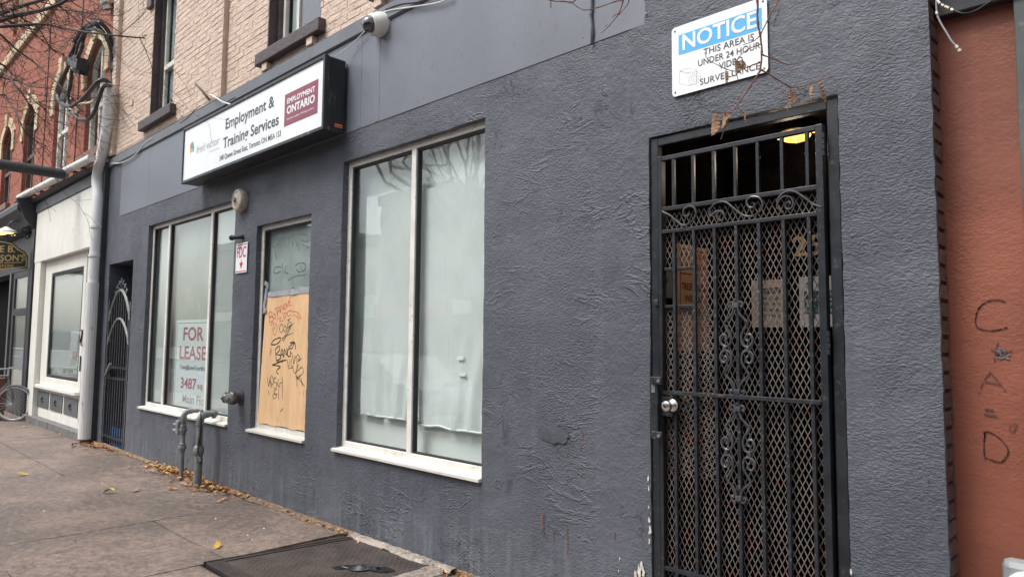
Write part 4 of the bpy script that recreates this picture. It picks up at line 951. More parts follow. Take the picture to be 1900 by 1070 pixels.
# gas riser pipes
def P3(x, y, z): return Vector((x, y, z))
p1 = gnd(336, 889); p2 = gnd(366, 902)
G1 = thing('gas_pipe', 'thin grey gas pipe with unions and a regulator turning into the wall', 'pipe', (p1.x, p1.y, 0))
zt = .765; ra = .024
MB().tube([P3(p1.x, p1.y, -.01), P3(p1.x, p1.y, zt - .06)] + [P3(p1.x, p1.y + .06 * (1 - math.cos(a * .314)), zt - .06 + .06 * math.sin(a * .314)) for a in range(1, 6)] + [P3(p1.x, .01, zt)], ra, 12).build('riser', GALV, G1, smooth=True)
MB().tube([P3(p1.x, p1.y, zt - .085)] + [P3(p1.x, p1.y + .06 * (1 - math.cos(a * .314)), zt - .06 + .06 * math.sin(a * .314)) for a in range(0, 6)] + [P3(p1.x, p1.y + .085, zt)], ra + .009, 12).build('elbow', GALV, G1, smooth=True)
MB().tube([P3(p1.x, p1.y, zt - .07), P3(p1.x, p1.y, zt - .115)], ra + .012, 10).build('coupling', GALV, G1)
for z in (.56, .36): MB().lathe([(ra, -.05), (ra + .010, -.045), (ra + .010, -.015), (ra + .020, -.012), (ra + .020, .012), (ra + .010, .015), (ra + .012, .045), (ra, .05)], P3(p1.x, p1.y, z), (0, 0, 1), 10).build('union', GALV, G1, smooth=True)
MB().cyl((p1.x - .03, p1.y, .36), (p1.x - .06, p1.y - .02, .36), .012, 8).build('plug', GALV, G1)
rg = MB().box(p1.x - .13, p1.x - .055, p1.y - .045, p1.y + .03, .50, .66); rg.build('regulator', GALV, G1, bevel=.014)
MB().cyl((p1.x - .06, p1.y, .57), (p1.x, p1.y, .57), .018, 10).build('regulator_neck', GALV, G1)
for z in (.535, .60): MB().cyl((p1.x - .125, p1.y - .01, z), (p1.x - .205, p1.y - .03, z), .020, 10).build('port', GALV, G1)
MB().cyl((p1.x - .09, p1.y - .01, .66), (p1.x - .09, p1.y - .01, .70), .016, 10).build('vent_stub', GALV, G1)
G2 = thing('gas_pipe', 'thicker grey gas pipe with a looped black lead turning into the wall', 'pipe', (p2.x, p2.y, 0))
zt2 = .77; rb_ = .032
MB().tube([P3(p2.x, p2.y, -.01), P3(p2.x, p2.y, zt2 - .07)] + [P3(p2.x, p2.y + .07 * (1 - math.cos(a * .314)), zt2 - .07 + .07 * math.sin(a * .314)) for a in range(1, 6)] + [P3(p2.x, .01, zt2)], [rb_ * 1.25] + [rb_] * 7, 14).build('riser', GALV, G2, smooth=True)
MB().cyl((p2.x, p2.y, 0), (p2.x, p2.y, .33), rb_ + .011, 14).build('sleeve', GALV, G2)
MB().lathe([(rb_, -.06), (rb_ + .014, -.05), (rb_ + .024, -.02), (rb_ + .024, .02), (rb_ + .012, .05), (rb_, .06)], P3(p2.x, p2.y, .385), (0, 0, 1), 14).build('union', GALV, G2, smooth=True)
MB().tube([P3(p2.x, p2.y, zt2 - .11)] + [P3(p2.x, p2.y + .07 * (1 - math.cos(a * .314)), zt2 - .07 + .07 * math.sin(a * .314)) for a in range(0, 6)] + [P3(p2.x, p2.y + .09, zt2)], rb_ + .010, 14).build('elbow', GALV, G2, smooth=True)
MB().cyl((p2.x, -.035, zt2), (p2.x, -.012, zt2), rb_ + .02, 14).build('wall_flange', GALV, G2)
q2 = MB().tube(cr([(p2.x - .02, p2.y + .03, zt2 + .045), (p2.x + .06, p2.y - .02, zt2 + .035), (p2.x + .10, p2.y - .03, zt2 - .06), (p2.x + .09, p2.y - .03, zt2 - .22), (p2.x + .05, p2.y - .03, zt2 - .33), (p2.x + .07, p2.y - .03, zt2 - .43), (p2.x + .12, p2.y - .03, zt2 - .46)], 6), .008, 8)
ld = q2.build('black_lead', BCAB, G2, smooth=True)
MB().cyl((p2.x + .11, p2.y - .03, zt2 - .455), (p2.x + .15, p2.y - .035, zt2 - .49), .018, 10).build('plug_end', DARK, ld)
MB().tube(cr([(p2.x + .05, p2.y + .0, zt2 - .04), (p2.x + .05, p2.y - .01, zt2 - .2), (p2.x + .05, p2.y - .01, zt2 - .35)], 5), .006, 6).build('black_lead', BCAB, G2, smooth=True)

# ------------------------------------------------------------------ boarded window: plywood, tape, tags
def pz(zx, zy, Y): return at(470 + zx / 3.69, 540 + zy / 3.69, Y)
YP = .048
PB = thing('plywood_board', 'tan plywood board covered in red and black graffiti over the narrow window', 'board', (-6.42, YP, .74))
tl, trr, br, bl = pz(88, 40, YP), pz(385, 8, YP), pz(352, 955, YP), pz(28, 905, YP)
bl.z = br.z = (bl.z + br.z) / 2; trr.x = br.x = -5.80
n = 16; top = [tl + (trr - tl) * (i / n) + Vector((0, 0, R_.uniform(-.006, .006))) for i in range(n + 1)]
bot = [bl + (br - bl) * (i / n) + Vector((0, 0, R_.uniform(-.006, .008))) for i in range(n + 1)]
MB().prism(bot + top[::-1], (0, .010, 0)).build('panel', PLY, PB)
def tagline(name, lines_, w, mat, parent=PB):
    g = MB()
    for L in lines_: g.ribbon(cr([pz(p[0], p[1], YP - .0008) for p in L], 4), w * 1.5, (0, 1, 0))
    g.build(name, mat, parent)
GRED = M('red marker', (.52, .09, .06), .6, var=.2, vs=30); GBLK = M('black marker', (.035, .032, .03), .5, var=.3, vs=40)
tagline('red_tag', [[(105, 150), (112, 215)], [(105, 150), (122, 140), (126, 160), (110, 178)], [(110, 178), (135, 178), (135, 200), (113, 215)], [(140, 150), (132, 170), (142, 190), (152, 170), (142, 150)], [(145, 125), (170, 110)], [(158, 118), (166, 170)], [(166, 160), (175, 105), (188, 150)], [(170, 140), (186, 132)], [(188, 145), (190, 95), (206, 130), (206, 82)], [(214, 90), (210, 115), (222, 120), (226, 95), (214, 88)], [(226, 75), (236, 110), (240, 65)], [(243, 60), (247, 100), (262, 92)], [(243, 62), (256, 35)], [(245, 78), (258, 70)]], .006, GRED)
tagline('red_tag', [[(165, 190), (190, 180), (180, 205), (205, 200)], [(205, 150), (212, 190), (228, 150), (205, 155)], [(230, 130), (238, 170), (262, 160)], [(232, 150), (255, 125)], [(240, 135), (300, 145), (328, 190), (275, 160)], [(115, 235), (140, 215), (130, 270)], [(145, 220), (165, 245), (150, 300), (135, 280), (150, 240)], [(120, 380), (113, 440), (126, 395)]], .005, GRED)
tagline('black_tag', [[(205, 240), (190, 225), (180, 260), (190, 285), (205, 265)], [(215, 235), (207, 260), (217, 280), (225, 250), (215, 232)], [(228, 275), (238, 215), (250, 265)], [(230, 250), (248, 245)], [(250, 190), (240, 205), (262, 220), (240, 250)], [(232, 200), (258, 185)], [(275, 215), (205, 345)], [(262, 225), (196, 340)], [(195, 325), (225, 305), (272, 286)]], .005, GBLK)
tagline('black_tag', [[(122, 365), (140, 335), (185, 318), (180, 345), (150, 365), (122, 365)], [(150, 400), (158, 470)], [(150, 400), (175, 375), (178, 405), (158, 430), (185, 440), (180, 465), (155, 475)], [(185, 465), (195, 395), (208, 455)], [(188, 435), (205, 432)], [(210, 450), (212, 395), (228, 440), (230, 390)], [(262, 390), (238, 400), (235, 440), (252, 445), (255, 420)], [(240, 385), (280, 352), (262, 395)], [(250, 355), (282, 350), (290, 400)], [(160, 485), (228, 470)], [(130, 505), (180, 485), (200, 480)], [(130, 505), (185, 515), (158, 545), (172, 570)]], .0085, GBLK)
tagline('black_tag', [[(232, 470), (240, 520), (250, 470)], [(250, 410), (268, 440), (258, 500), (275, 520)], [(280, 440), (275, 500), (295, 440), (300, 520)], [(300, 430), (318, 450), (305, 480), (330, 460)], [(240, 530), (270, 525), (285, 560), (330, 520), (340, 560), (300, 590)], [(310, 500), (290, 560), (305, 600), (330, 570)], [(300, 590), (325, 615), (350, 650)], [(328, 590), (335, 655)], [(298, 580), (298, 650)]], .0055, GBLK)
tagline('black_tag', [[(95, 590), (105, 650), (115, 600), (125, 660)], [(125, 580), (112, 610), (128, 640), (140, 610), (125, 575)], [(160, 600), (145, 590), (142, 620), (160, 630), (155, 665), (140, 660)], [(175, 600), (165, 640), (185, 650)], [(198, 585), (200, 740)], [(200, 620), (175, 635)], [(175, 650), (172, 745)], [(160, 670), (140, 690), (160, 715), (140, 735), (135, 710), (165, 700)], [(103, 680), (110, 710)], [(205, 800), (185, 825)]], .0055, GBLK)
TP = MB(); nn = 14
ta = [at(497 + (575 - 497) * i / nn, 551 - 8.5 * i / nn + R_.uniform(-1.2, 1.2), YP - .004 - R_.uniform(0, .006)) for i in range(nn + 1)]
tb = [at(496 + (577 - 496) * i / nn, 542 - 9 * i / nn + R_.uniform(-1.0, 1.0) - (4 if i > 9 else 0), YP - .001 - R_.uniform(0, .004)) for i in range(nn + 1)]
TP.add(ta + tb, [(i, i + 1, nn + 2 + i, nn + 1 + i) for i in range(nn)])
tt = thing('duct_tape', 'crumpled strip of silver duct tape along the top of the plywood board', 'tape', tuple(ta[0]))
TP.build('tape_strip', TAPE, tt, smooth=True)
T2 = MB(); L2 = [(491, 524), (496, 530), (493, 543), (492, 556), (490, 566), (491, 580)]
T2.ribbon(cr([at(p[0], p[1], YP - .006 - R_.uniform(0, .01)) for p in L2], 4), .05, (0, 1, 0)); T2.build('hanging_strip', TAPE, tt, smooth=True)
wz = lambda zx, zy: at(470 + zx / 6.683, 400 + zy / 6.683, .084)
gg = MB()
for L in ([(250, 400), (240, 350), (260, 290), (310, 290), (310, 340), (265, 390), (280, 500), (295, 550)], [(390, 290), (410, 400), (460, 270)], [(480, 380), (500, 250), (545, 380)], [(560, 440), (575, 250), (640, 230), (690, 290), (660, 325), (600, 310)], [(600, 360), (690, 400)], [(350, 640), (280, 640), (250, 690), (280, 720), (340, 690)], [(360, 590), (375, 750)], [(420, 620), (385, 690), (430, 720)], [(520, 620), (570, 590), (640, 600), (640, 670), (570, 700), (530, 660)], [(580, 620), (600, 690)], [(430, 805), (520, 755), (645, 735)], [(470, 930), (490, 890), (530, 930)], [(560, 890), (690, 870)]):
    gg.ribbon(cr([wz(*p) for p in L], 4), .013, (0, 1, 0))
gg.build('faint_tag', M('faint etched marker', (.10, .125, .115), .5, var=.3, vs=14), w2)

# ------------------------------------------------------------------ sheets hanging behind the tall window
def sheet(name, label, p0, p1, zt, zb, y, seed, rag=.0, lip=True, pinch=None):
    nx, nz = 40, 46; vs = []; rr = random.Random(seed)
    tops = [zt + rag * noise.noise((i * .21, seed, 0)) + (.03 * (i / nx)) * rag * 10 for i in range(nx + 1)]
    bots = [zb + .012 * noise.noise((i * .13, seed + 9, 0)) for i in range(nx + 1)]
    for j in range(nz + 1):
        for i in range(nx + 1):
            u, v = i / nx, j / nz; z = tops[i] + (bots[i] - tops[i]) * v; x = p0 + (p1 - p0) * u
            lowm = max(0, (v - .55) / .45) ** 1.2
            dy = .010 * noise.noise((u * 2.2, v * 1.2, seed)) + lowm * .05 * noise.noise(((u + .55 * (v - 1) * (1 if u > .5 else -1) * .6) * 7, v * .9, seed + 3))
            if pinch: dd = math.hypot((u - pinch) * 1.2, (1 - v) * 1.0); dy += .035 * math.sin(dd * 30) * math.exp(-dd * 3.0) * lowm
            vs.append((x, y + dy, z))
    b_ = MB(); b_.add(vs, [(j * (nx + 1) + i, j * (nx + 1) + i + 1, (j + 1) * (nx + 1) + i + 1, (j + 1) * (nx + 1) + i) for j in range(nz) for i in range(nx)])
    t_ = thing(name, label, 'sheet', ((p0 + p1) / 2, y, zb)); b_.build('cloth', CLOTH, t_, smooth=True)
    if lip: MB().tube([(p0 + (p1 - p0) * i / nx, y - .004 + .004 * noise.noise((i * .2, 1, seed)), bots[i]) for i in range(nx + 1)], .009, 6).build('hem', PAPERP, t_, smooth=True)
    return t_
def zat(px, py): return at(px, py, .15)
sheet('window_sheet', 'pale sheet hung behind the left pane of the tall window, torn at the bottom corner', e3[0] + .09, e3[1] + .06, 2.86, zat(712, 773).z, .16, 3, .02, pinch=.9)
sheet('window_sheet', 'pale sheet hung behind the right pane of the tall window with gathered folds', e3[2] - .04, e3[3] + .08, zat(836, 340).z, zat(836, 795).z, .15, 8, .03, pinch=.95)
tg = MB()
for (px, py) in ((854, 664), (857, 694)):
    c = at(px, py, .135); tg.box(c.x - .035, c.x + .035, .134, .137, c.z - .014, c.z + .014)
tg.build('white_tag', WHITEP, w3)
MB().box(e3[2] - .02, e3[3] + .06, .185, .19, 2.72, 3.2).build('paper_pelmet', PAPERP, w3)

# ------------------------------------------------------------------ lease sign behind the left window
FL = thing('lease_sign', 'FOR LEASE sign with dull red letters leaning inside the wide window', 'sign', (-8.7, .15, .7))
YL = .125
def lp(px, py): return at(px, py, YL)
a = lp(328, 594); c = lp(334, 752); xr = at(392, 600, YL).x + .12
yt = a.z; zb_ = c.z - .03; xl = a.x
MB().prism([(xl, YL, zb_), (xr, YL, zb_), (xr, YL, yt), (xl, YL, yt)], (0, .006, 0)).build('board', SIGNP, FL)
bdr = MB()
for (A0, A1, B0, B1) in ((xl + .03, xr, yt - .045, yt - .036), (xl + .03, xl + .039, zb_, yt - .045)): bdr.box(A0, A1, YL - .002, YL - .0006, B0, B1)
bdr.build('border', M('teal border ink', (.16, .27, .27), .5, var=.1), FL)
def lt(s_, A, B_, cap, mat, bold=.02):
    A, B_ = lp(*A), lp(*B_); text('lettering', s_, mat, FL, (A.x, YL - .001, (A.z + B_.z) / 2), B_.x - A.x, cap, bold=bold)
lt('FOR', (340, 632), (378, 630), .17, REDL); lt('LEASE', (333, 666), (383, 666), .165, REDL)
lt('Tom@LoveYourBroker', (334, 684), (390, 688), .055, INKG, .01); lt('3487', (335, 719), (364, 722), .135, REDL); lt('sq ft', (366, 721), (386, 723), .08, REDL, .01)
lt('Main Floor', (338, 744), (392, 756), .11, INKL, .02)

# ------------------------------------------------------------------ side passage with the little arched gate
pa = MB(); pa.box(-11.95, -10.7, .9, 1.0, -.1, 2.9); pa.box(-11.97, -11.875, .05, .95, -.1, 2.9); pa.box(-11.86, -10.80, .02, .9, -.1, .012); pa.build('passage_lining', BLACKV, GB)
AG = thing('arched_gate', 'narrow black iron gate with double arch and spiked crown in the side passage', 'gate', (-11.33, .1, 0))
yg = .03; ax0, ax1 = -11.82, -10.86; am = (ax0 + ax1) / 2
for x in (ax0, ax1): MB().bar((x, yg, .03), (x, yg, 2.18 if x == ax0 else 2.12), .045).build('stile', IRON, AG)
for z in (.14, 1.00, 1.16): MB().bar((ax0, yg, z), (ax1, yg, z), .035).build('rail', FRAMED, AG)
def arch(zs, rise, x0=ax0, x1=ax1): return [(x0 + (x1 - x0) * t / 16, yg - .01, zs + rise * math.sin(math.pi * t / 16) ** .8) for t in range(17)]
MB().tube(arch(1.85, .45), .022, 8).build('arch', GALV, AG, smooth=True); MB().tube(arch(1.50, .38), .020, 8).build('arch', GALV, AG, smooth=True)
for k in range(1, 9):
    x = ax0 + (ax1 - ax0) * k / 9; u = (x - ax0) / (ax1 - ax0)
    MB().bar((x, yg, .05), (x, yg, 1.85 + .45 * math.sin(math.pi * u) ** .8), .018).build('bar', IRON, AG)
for k in range(7):
    u = .26 + .48 * k / 6; x = ax0 + (ax1 - ax0) * u; z = 1.85 + .45 * math.sin(math.pi * u) ** .8; h = .12 + .07 * (1 - abs(k - 3) / 3)
    MB().lathe([(.006, 0), (.008, h * .45), (.024, h * .6), (.012, h * .75), (.02, h * .82), (0, h)], (x, yg, z), ((k - 3) * .10, 0, 1), 8).build('finial', IRON, AG, smooth=True)
    if k < 6: MB().tube([(x + .045 + .035 * math.cos(t), yg, z + .05 + .035 * math.sin(t)) for t in [i * .63 for i in range(10)]], .006, 5).build('curl', IRON, AG, smooth=True)
lk = MB().box(ax0 + .12, ax0 + .34, yg - .06, yg - .02, 1.03, 1.13).build('lock_case', STEELD, AG, bevel=.004)
MB().bar((ax0 + .18, yg - .07, 1.04), (ax0 + .48, yg - .10, 1.22), .03).build('lever', GALV, lk)
tag(MB().box(-11.70, -10.95, .075, .09, .0, .27).build('blue_board', BLUEB, None, loc=(-11.3, .17, 0)), 'blue painted board at the foot of the narrow arched gate', 'board')

# ------------------------------------------------------------------ red brick building on the left
RD = thing('red_brick_building', 'red brick building with arched stone window heads above the white shop', 'building', (-17, 0, 0))
RW = [(-13.68, -12.62, 4.72, 6.35, 'w'), (-15.88, -14.80, 4.72, 6.35, 'w'), (-18.52, -17.42, 4.72, 6.35, 'b'), (-20.85, -19.72, 4.72, 6.35, 'b')]
RW3 = [(-18.0, -17.1, 8.95, 10.6), (-20.5, -19.5, 8.95, 10.6), (-15.6, -14.6, 8.95, 10.6), (-13.5, -12.6, 8.95, 10.6)]
def arcpts(x0, x1, zs, rise, n=10): return [(x0 + (x1 - x0) * i / n, zs + rise * math.sin(math.pi * i / n)) for i in range(n + 1)]
def front(win, z0, z1, nm, y=.0, x0=-24.0, x1=-12.13):
    b_ = MB(); cur = x0
    for w_ in sorted(win):
        a, c, zs, zt_ = w_[:4]
        b_.box(cur, a, y, y + .3, z0, z1); b_.box(a, c, y, y + .3, z0, zs)
        ap = arcpts(a, c, zt_, .30)
        for p, q in zip(ap, ap[1:]): b_.prism([(p[0], y, p[1]), (q[0], y, q[1]), (q[0], y, z1), (p[0], y, z1)], (0, .3, 0))
        cur = c
    b_.box(cur, x1, y, y + .3, z0, z1); b_.build(nm, REDB, RD)
front(RW, 4.2, 8.30, 'brick_wall'); front(RW3, 8.55, 12.0, 'brick_wall')
MB().box(-24, -12.13, -.07, .28, 8.302, 8.548).build('stone_band', TANST, RD, bevel=.02)
for x in (-16.6, -14.2): MB().box(x - .02, x + .02, -.02, .0, 4.4, 8.3).build('brick_pilaster_joint', BRNST, RD)
MB().box(-24, -12.13, .36, 5, -.1, 12).build('building_mass', SHOPD, RD)
for (a, c, zs, zt_, kd) in RW:
    sm = SASHW if kd == 'w' else SASHB
    f = MB(); yi = .07
    f.box(a, a + .09, yi, yi + .07, zs, zt_ + .2); f.box(c - .09, c, yi, yi + .07, zs, zt_ + .2); f.box(a + .09, c - .09, yi, yi + .07, zs, zs + .1); f.box(a + .09, c - .09, yi - .01, yi + .06, (zs + zt_) / 2 - .04, (zs + zt_) / 2 + .04)
    f.box((a + c) / 2 - .04, (a + c) / 2 + .04, yi + .004, yi + .066, zs + .1, zt_ + .25)
    ap = arcpts(a, c, zt_, .30)
    for p, q in zip(ap, ap[1:]): f.prism([(p[0], yi + .002, p[1] - .12), (q[0], yi + .002, q[1] - .12), (q[0], yi + .002, q[1]), (p[0], yi + .002, p[1])], (0, .06, 0))
    w_ = f.build('arched_window', sm, RD)
    MB().box(a, c, yi + .03, yi + .036, zs, zt_ + .29).build('pane', GLASS, w_)
    MB().box(a, c, yi + .14, yi + .15, zs, zt_ + .3).build('pane_backing', GLASSBACK if kd == 'w' else BLACKV, w_)  # behind brown sashes a black panel stands in for the unlit room
    MB().box(a - .12, c + .12, -.09, .16, zs - .15, zs - .002).build('stone_sill', BRNST, w_, bevel=.01)
    # stone head: voussoirs with legs
    n = 9; ai = arcpts(a - .02, c + .02, zt_, .32, n); ao = arcpts(a - .26, c + .26, zt_ + .08, .46, n)
    for k in range(n):
        MB().prism([(ai[k][0], -.035, ai[k][1]), (ai[k + 1][0], -.035, ai[k + 1][1]), (ao[k + 1][0], -.035, ao[k + 1][1]), (ao[k][0], -.035, ao[k][1])], (0, .16, 0)).build('voussoir', TANST, w_)
    for x0_, x1_ in ((a - .24, a + .0), (c - .0, c + .24)): MB().box(x0_, x1_, -.034, -.001, zt_ - .38, zt_ + .02).build('head_leg', TANST, w_)
    MB().prism([((a + c) / 2 - .10, -.07, zt_ + .30), ((a + c) / 2 + .10, -.07, zt_ + .30), ((a + c) / 2 + .14, -.07, zt_ + .62), ((a + c) / 2 - .14, -.07, zt_ + .62)], (0, .06, 0)).build('keystone', TANST, w_)
for (a, c, zs, zt_) in RW3:
    f = MB(); f.box(a, a + .10, .08, .16, zs, zt_ + .2); f.box(c - .10, c, .08, .16, zs, zt_ + .2); f.box(a + .1, c - .1, .08, .16, zs, zs + .1)
    w_ = f.build('upper_window', M('yellow sash paint', (.50, .42, .22), .5, var=.12) if 'yellow sash paint' not in MATS else MATS['yellow sash paint'], RD); MB().box(a, c, .12, .126, zs, zt_ + .29).build('pane', GLASS, w_); MB().box(a, c, .22, .23, zs, zt_ + .3).build('pane_backing', GLASSBACK, w_)
# small vent lamp on the brick by the corner
q = at(201, 18, -.05); t = thing('wall_vent', 'small pale metal vent cap near the top of the red brick corner', 'vent', tuple(q))
MB().lathe([(.07, 0), (.07, .08), (.10, .09), (.10, .13), (.05, .18), (0, .19)], q, (0, -.3, 1), 14).build('cap', ALU, t, smooth=True)

# ------------------------------------------------------------------ white shopfront
WS = thing('white_shopfront', 'old white painted shopfront with a big window under the red brick', 'shopfront', (-14.5, 0, 0))
yw = -.05
MB().box(-16.15, -12.46, -.13, .1, 3.035, 4.02).build('sign_board', SHOPW, WS, bevel=.006)
MB().box(-16.17, -12.46, -.15, .1, 4.023, 4.22).build('fascia', SHOPG, WS, bevel=.008)
MB().prism([(-16.19, -.27, 4.27), (-16.19, -.22, 4.224), (-16.19, .08, 4.224), (-16.19, .08, 4.44)], (3.72, 0, 0)).build('coping', SHOPD, WS)
for (x0, x1, y0, y1, z0, z1, nm) in ((-16.12, -15.66, -.125, .1, .0, 3.033, 'pilaster'), (-12.95, -12.34, yw + .03, .1, .0, 3.078, 'pilaster'), (-15.66, -12.95, yw + .016, .1, 2.93, 3.034, 'head_board')):
    MB().box(x0, x1, y0, y1, z0, z1).build(nm, SHOPW, WS, bevel=.006)
f = MB(); X0, X1, Z0, Z1 = -15.16, -13.10, .87, 2.78
f.box(-15.62, X0, yw + .012, .12, .72, 2.93); f.box(X1, -12.95, yw + .012, .12, .72, 2.93); f.box(X0, X1, yw + .012, .12, Z1, 2.93); f.box(X0, X1, yw + .012, .12, .72, Z0)
sw = f.build('display_window', SHOPW, WS, bevel=.006)
f = MB(); f.box(X0, X0 + .07, yw + .018, .05, Z0, Z1); f.box(X1 - .06, X1, yw + .018, .05, Z0, Z1); f.box(X0 + .07, X1 - .06, yw + .018, .05, Z1 - .06, Z1); f.box(X0 + .07, X1 - .06, yw + .018, .05, Z0, Z0 + .05)
f.build('inner_frame', SHOPD, sw); MB().box(X0 + .05, X1 - .05, -.018, -.012, Z0 + .04, Z1 - .05).build('pane', GLASS, sw)
MB().box(X0 + .02, X1 - .02, .012, .018, Z0 + .02, Z1 - .02).build('pane_backing', FILM, sw)  # pale sheet behind the pane stands in for the bright street reflection
MB().box(-15.66, -15.621, yw + .02, .1, 0, 2.93).build('side_panel', SHOPW, WS)
MB().box(-15.75, -12.95, yw - .06, .1, .655, .715).build('sill', SHOPW, WS, bevel=.008)
MB().box(-15.66, -12.95, yw + .015, .11, .12, .654).build('stall_riser', SHOPW, WS)
for k in range(3):
    xa = -15.68 + .93 * k; p_ = MB().box(xa, xa + .82, yw + .002, yw + .016, .30, .60).build('riser_panel', SHOPG, WS, bevel=.004)
    MB().tube([(xa + .41 + .05 * math.cos(t), yw - .004, .45 + .05 * math.sin(t)) for t in [i * .7 for i in range(9)]], .010, 5).build('cast_ornament', SHOPD, p_)
for k in range(4): MB().box(-16.3 + .99 * k, -15.32 + .99 * k, -.16 - .01 * (k % 2), .05, -.02, .125).build('plinth_block', STONE, WS, bevel=.01)
sc_ = MB(); sc_.tube(cr([(-12.99, yw - .004, 1.72), (-12.93, yw - .004, 1.70), (-12.95, yw - .004, 1.60), (-13.0, yw - .004, 1.52), (-12.92, yw - .004, 1.47)], 4), .014, 5); sc_.tube([(-12.95, yw - .004, 1.30), (-12.95, yw - .004, 1.05)], .012, 5); sc_.build('painted_mark', INKB, WS)
# white downpipe and flat black strip beside it
DP = thing('downpipe', 'grey white downpipe with an offset bend at the building corner', 'downpipe', (-12.3, -.12, 0))
pts = [at(204, 158, -.12), at(203, 200, -.12), at(197, 250, -.12), at(189, 290, -.12), at(181, 330, -.12), at(176, 372, -.12), at(169, 420, -.12), at(163, 600, -.12), at(158.5, 815, -.12)]
x_l = pts[-1].x
for p in pts[5:]: p.x = x_l - .0
pts[-1].z = .05; x_u = pts[0].x; pts[1].x = x_u
MB().tube([pts[0], pts[1]] + cr(pts[1:6], 5)[1:] + pts[6:], .083, 16).build('pipe', PIPEW, DP, smooth=True)
for z in (3.3, 2.85, 1.85): MB().cyl((x_l, -.12, z), (x_l, -.12, z + .04), .096, 16).build('collar', PIPEW, DP)
MB().cyl((x_l, -.12, .06), (x_l, -.12, 2.45), .104, 18).build('sleeve', PIPEW, DP)
MB().cyl((x_l, -.12, .0), (x_l, -.12, .06), .075, 14).build('rusty_foot', RUSTBOX, DP)
MB().box(-12.33, -12.20, -.055, .02, .0, 4.10).build('backing_board', SHOPW, DP)
tag(MB().box(-12.195, -12.085, -.075, .02, .0, 4.36).build('black_strip', SHOPD, None, bevel=.01, loc=(-12.14, -.03, 0)), 'flat black strip between the downpipe and the grey wall', 'conduit')
tag(MB().tube(cr([at(212, 60, -.03), at(212, 160, -.03), at(208, 240, -.03), at(203, 302, -.03)], 5), .028, 8).build('riser_cable', BCAB, None, smooth=True, loc=tuple(at(203, 302, -.03))), 'dark service cable running up the joint between red and beige brick', 'cable')
# awning tubes
t = thing('awning_tube', 'grey metal awning tube along the top of the white shop', 'tube', tuple(at(100, 335, -.32)))
MB().cyl(at(36, 367, -.30), at(121, 324, -.30), .06, 12).build('tube_length', ALU, t, smooth=True); MB().cyl(at(120, 318, -.30), at(170, 293, -.30), .06, 12).build('tube_length', ALU, t, smooth=True)
for (px, py) in ((62, 362), (80, 356), (98, 345), (117, 333), (138, 319), (158, 313)): MB().bar(at(px - 8, py - 2, -.22), at(px + 14, py + 3, .0), .035).build('bracket', SHOPD, t)
A_ = at(121, 324, -.32); tag(MB().cyl(A_, A_ + Vector((-.25, -2.2, .06)), .085, 12).build('banner_pole', SHOPD, None, smooth=True, loc=tuple(A_)), 'thick black pole projecting over the pavement from the awning tube', 'pole')
# splice box and its loops of cable
CB = thing('cable_splice', 'black splice box hanging among loops of black and tan cable by the downpipe', 'cable box', tuple(at(135, 120, -.3)))
yc = -.3
MB().prism([at(126, 100, yc), at(145, 106, yc), at(140, 128, yc), at(121, 121, yc)], (0, .16, 0)).build('splice_box', SHOPD, CB, bevel=.01)
MB().prism([at(137, 112, yc + .1), at(150, 112, yc + .1), at(146, 138, yc + .1), at(133, 134, yc + .1)], (0, .14, 0)).build('splice_box', DARK, CB, bevel=.01)
def loopc(L, r, mat): MB().tube(cr([at(p[0], p[1], yc + p[2] if len(p) > 2 else yc) for p in L], 6), r, 7).build('cable_loop', mat, CB, smooth=True)
loopc([(130, 104), (138, 90), (139, 78), (146, 66), (156, 52), (170, 44), (184, 42), (196, 52, .1), (206, 70, .2), (210, 95, .25), (211, 130, .25)], .035, BCAB)
loopc([(144, 108), (152, 90), (154, 75), (162, 55), (176, 46), (190, 58, .1), (202, 80, .2), (208, 110, .25), (209, 158, .25)], .030, BCAB)
loopc([(140, 102), (147, 78), (160, 58), (182, 56), (198, 72, .1), (206, 96, .2), (207, 150, .25)], .022, SHOPD)
loopc([(127, 124), (118, 142), (107, 165), (108, 185), (120, 196), (135, 197), (152, 186), (168, 168), (182, 152), (195, 149, .1), (206, 158, .2)], .034, BCAB)
loopc([(131, 128), (130, 150), (125, 180), (130, 200), (138, 208), (147, 206), (140, 195), (170, 190), (182, 175), (190, 160), (205, 158, .2)], .022, TANC)
loopc([(133, 132), (130, 160), (126, 185), (132, 206), (145, 220), (162, 222), (175, 208), (184, 182), (193, 160), (207, 160, .2)], .030, BCAB)

# ------------------------------------------------------------------ black shop at the far left
BS = thing('black_shopfront', 'black painted shopfront with a heavy cornice at the left edge', 'shopfront', (-19, 0, 0))
MB().prism([(-24, -.42, 4.20), (-24, -.42, 4.10), (-24, -.30, 3.98), (-24, -.22, 3.80), (-24, .05, 3.74), (-24, .05, 4.40), (-24, -.35, 4.30)], (7.62, 0, 0)).build('cornice', SHOPD, BS)
MB().prism([(-16.36, -.46, 4.30), (-16.36, -.30, 3.90), (-16.36, -.16, 3.74), (-16.36, .0, 3.74), (-16.36, .0, 4.36)], (.10, 0, 0)).build('console_bracket', SHOPD, BS)
MB().box(-16.42, -16.18, -.15, .12, .0, 3.73).build('pilaster', SHOPD, BS, bevel=.01)
MB().box(-24, -16.86, -.02, .10, 3.0, 3.735).build('frieze', SHOPD, BS)
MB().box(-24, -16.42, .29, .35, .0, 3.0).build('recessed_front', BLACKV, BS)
sa, sb = at(25, 560, -.02).x, at(53, 560, -.02).x
MB().box(sa - .30, sa - .16, -.06, .1, .0, 3.0).build('door_post', SHOPG, BS)
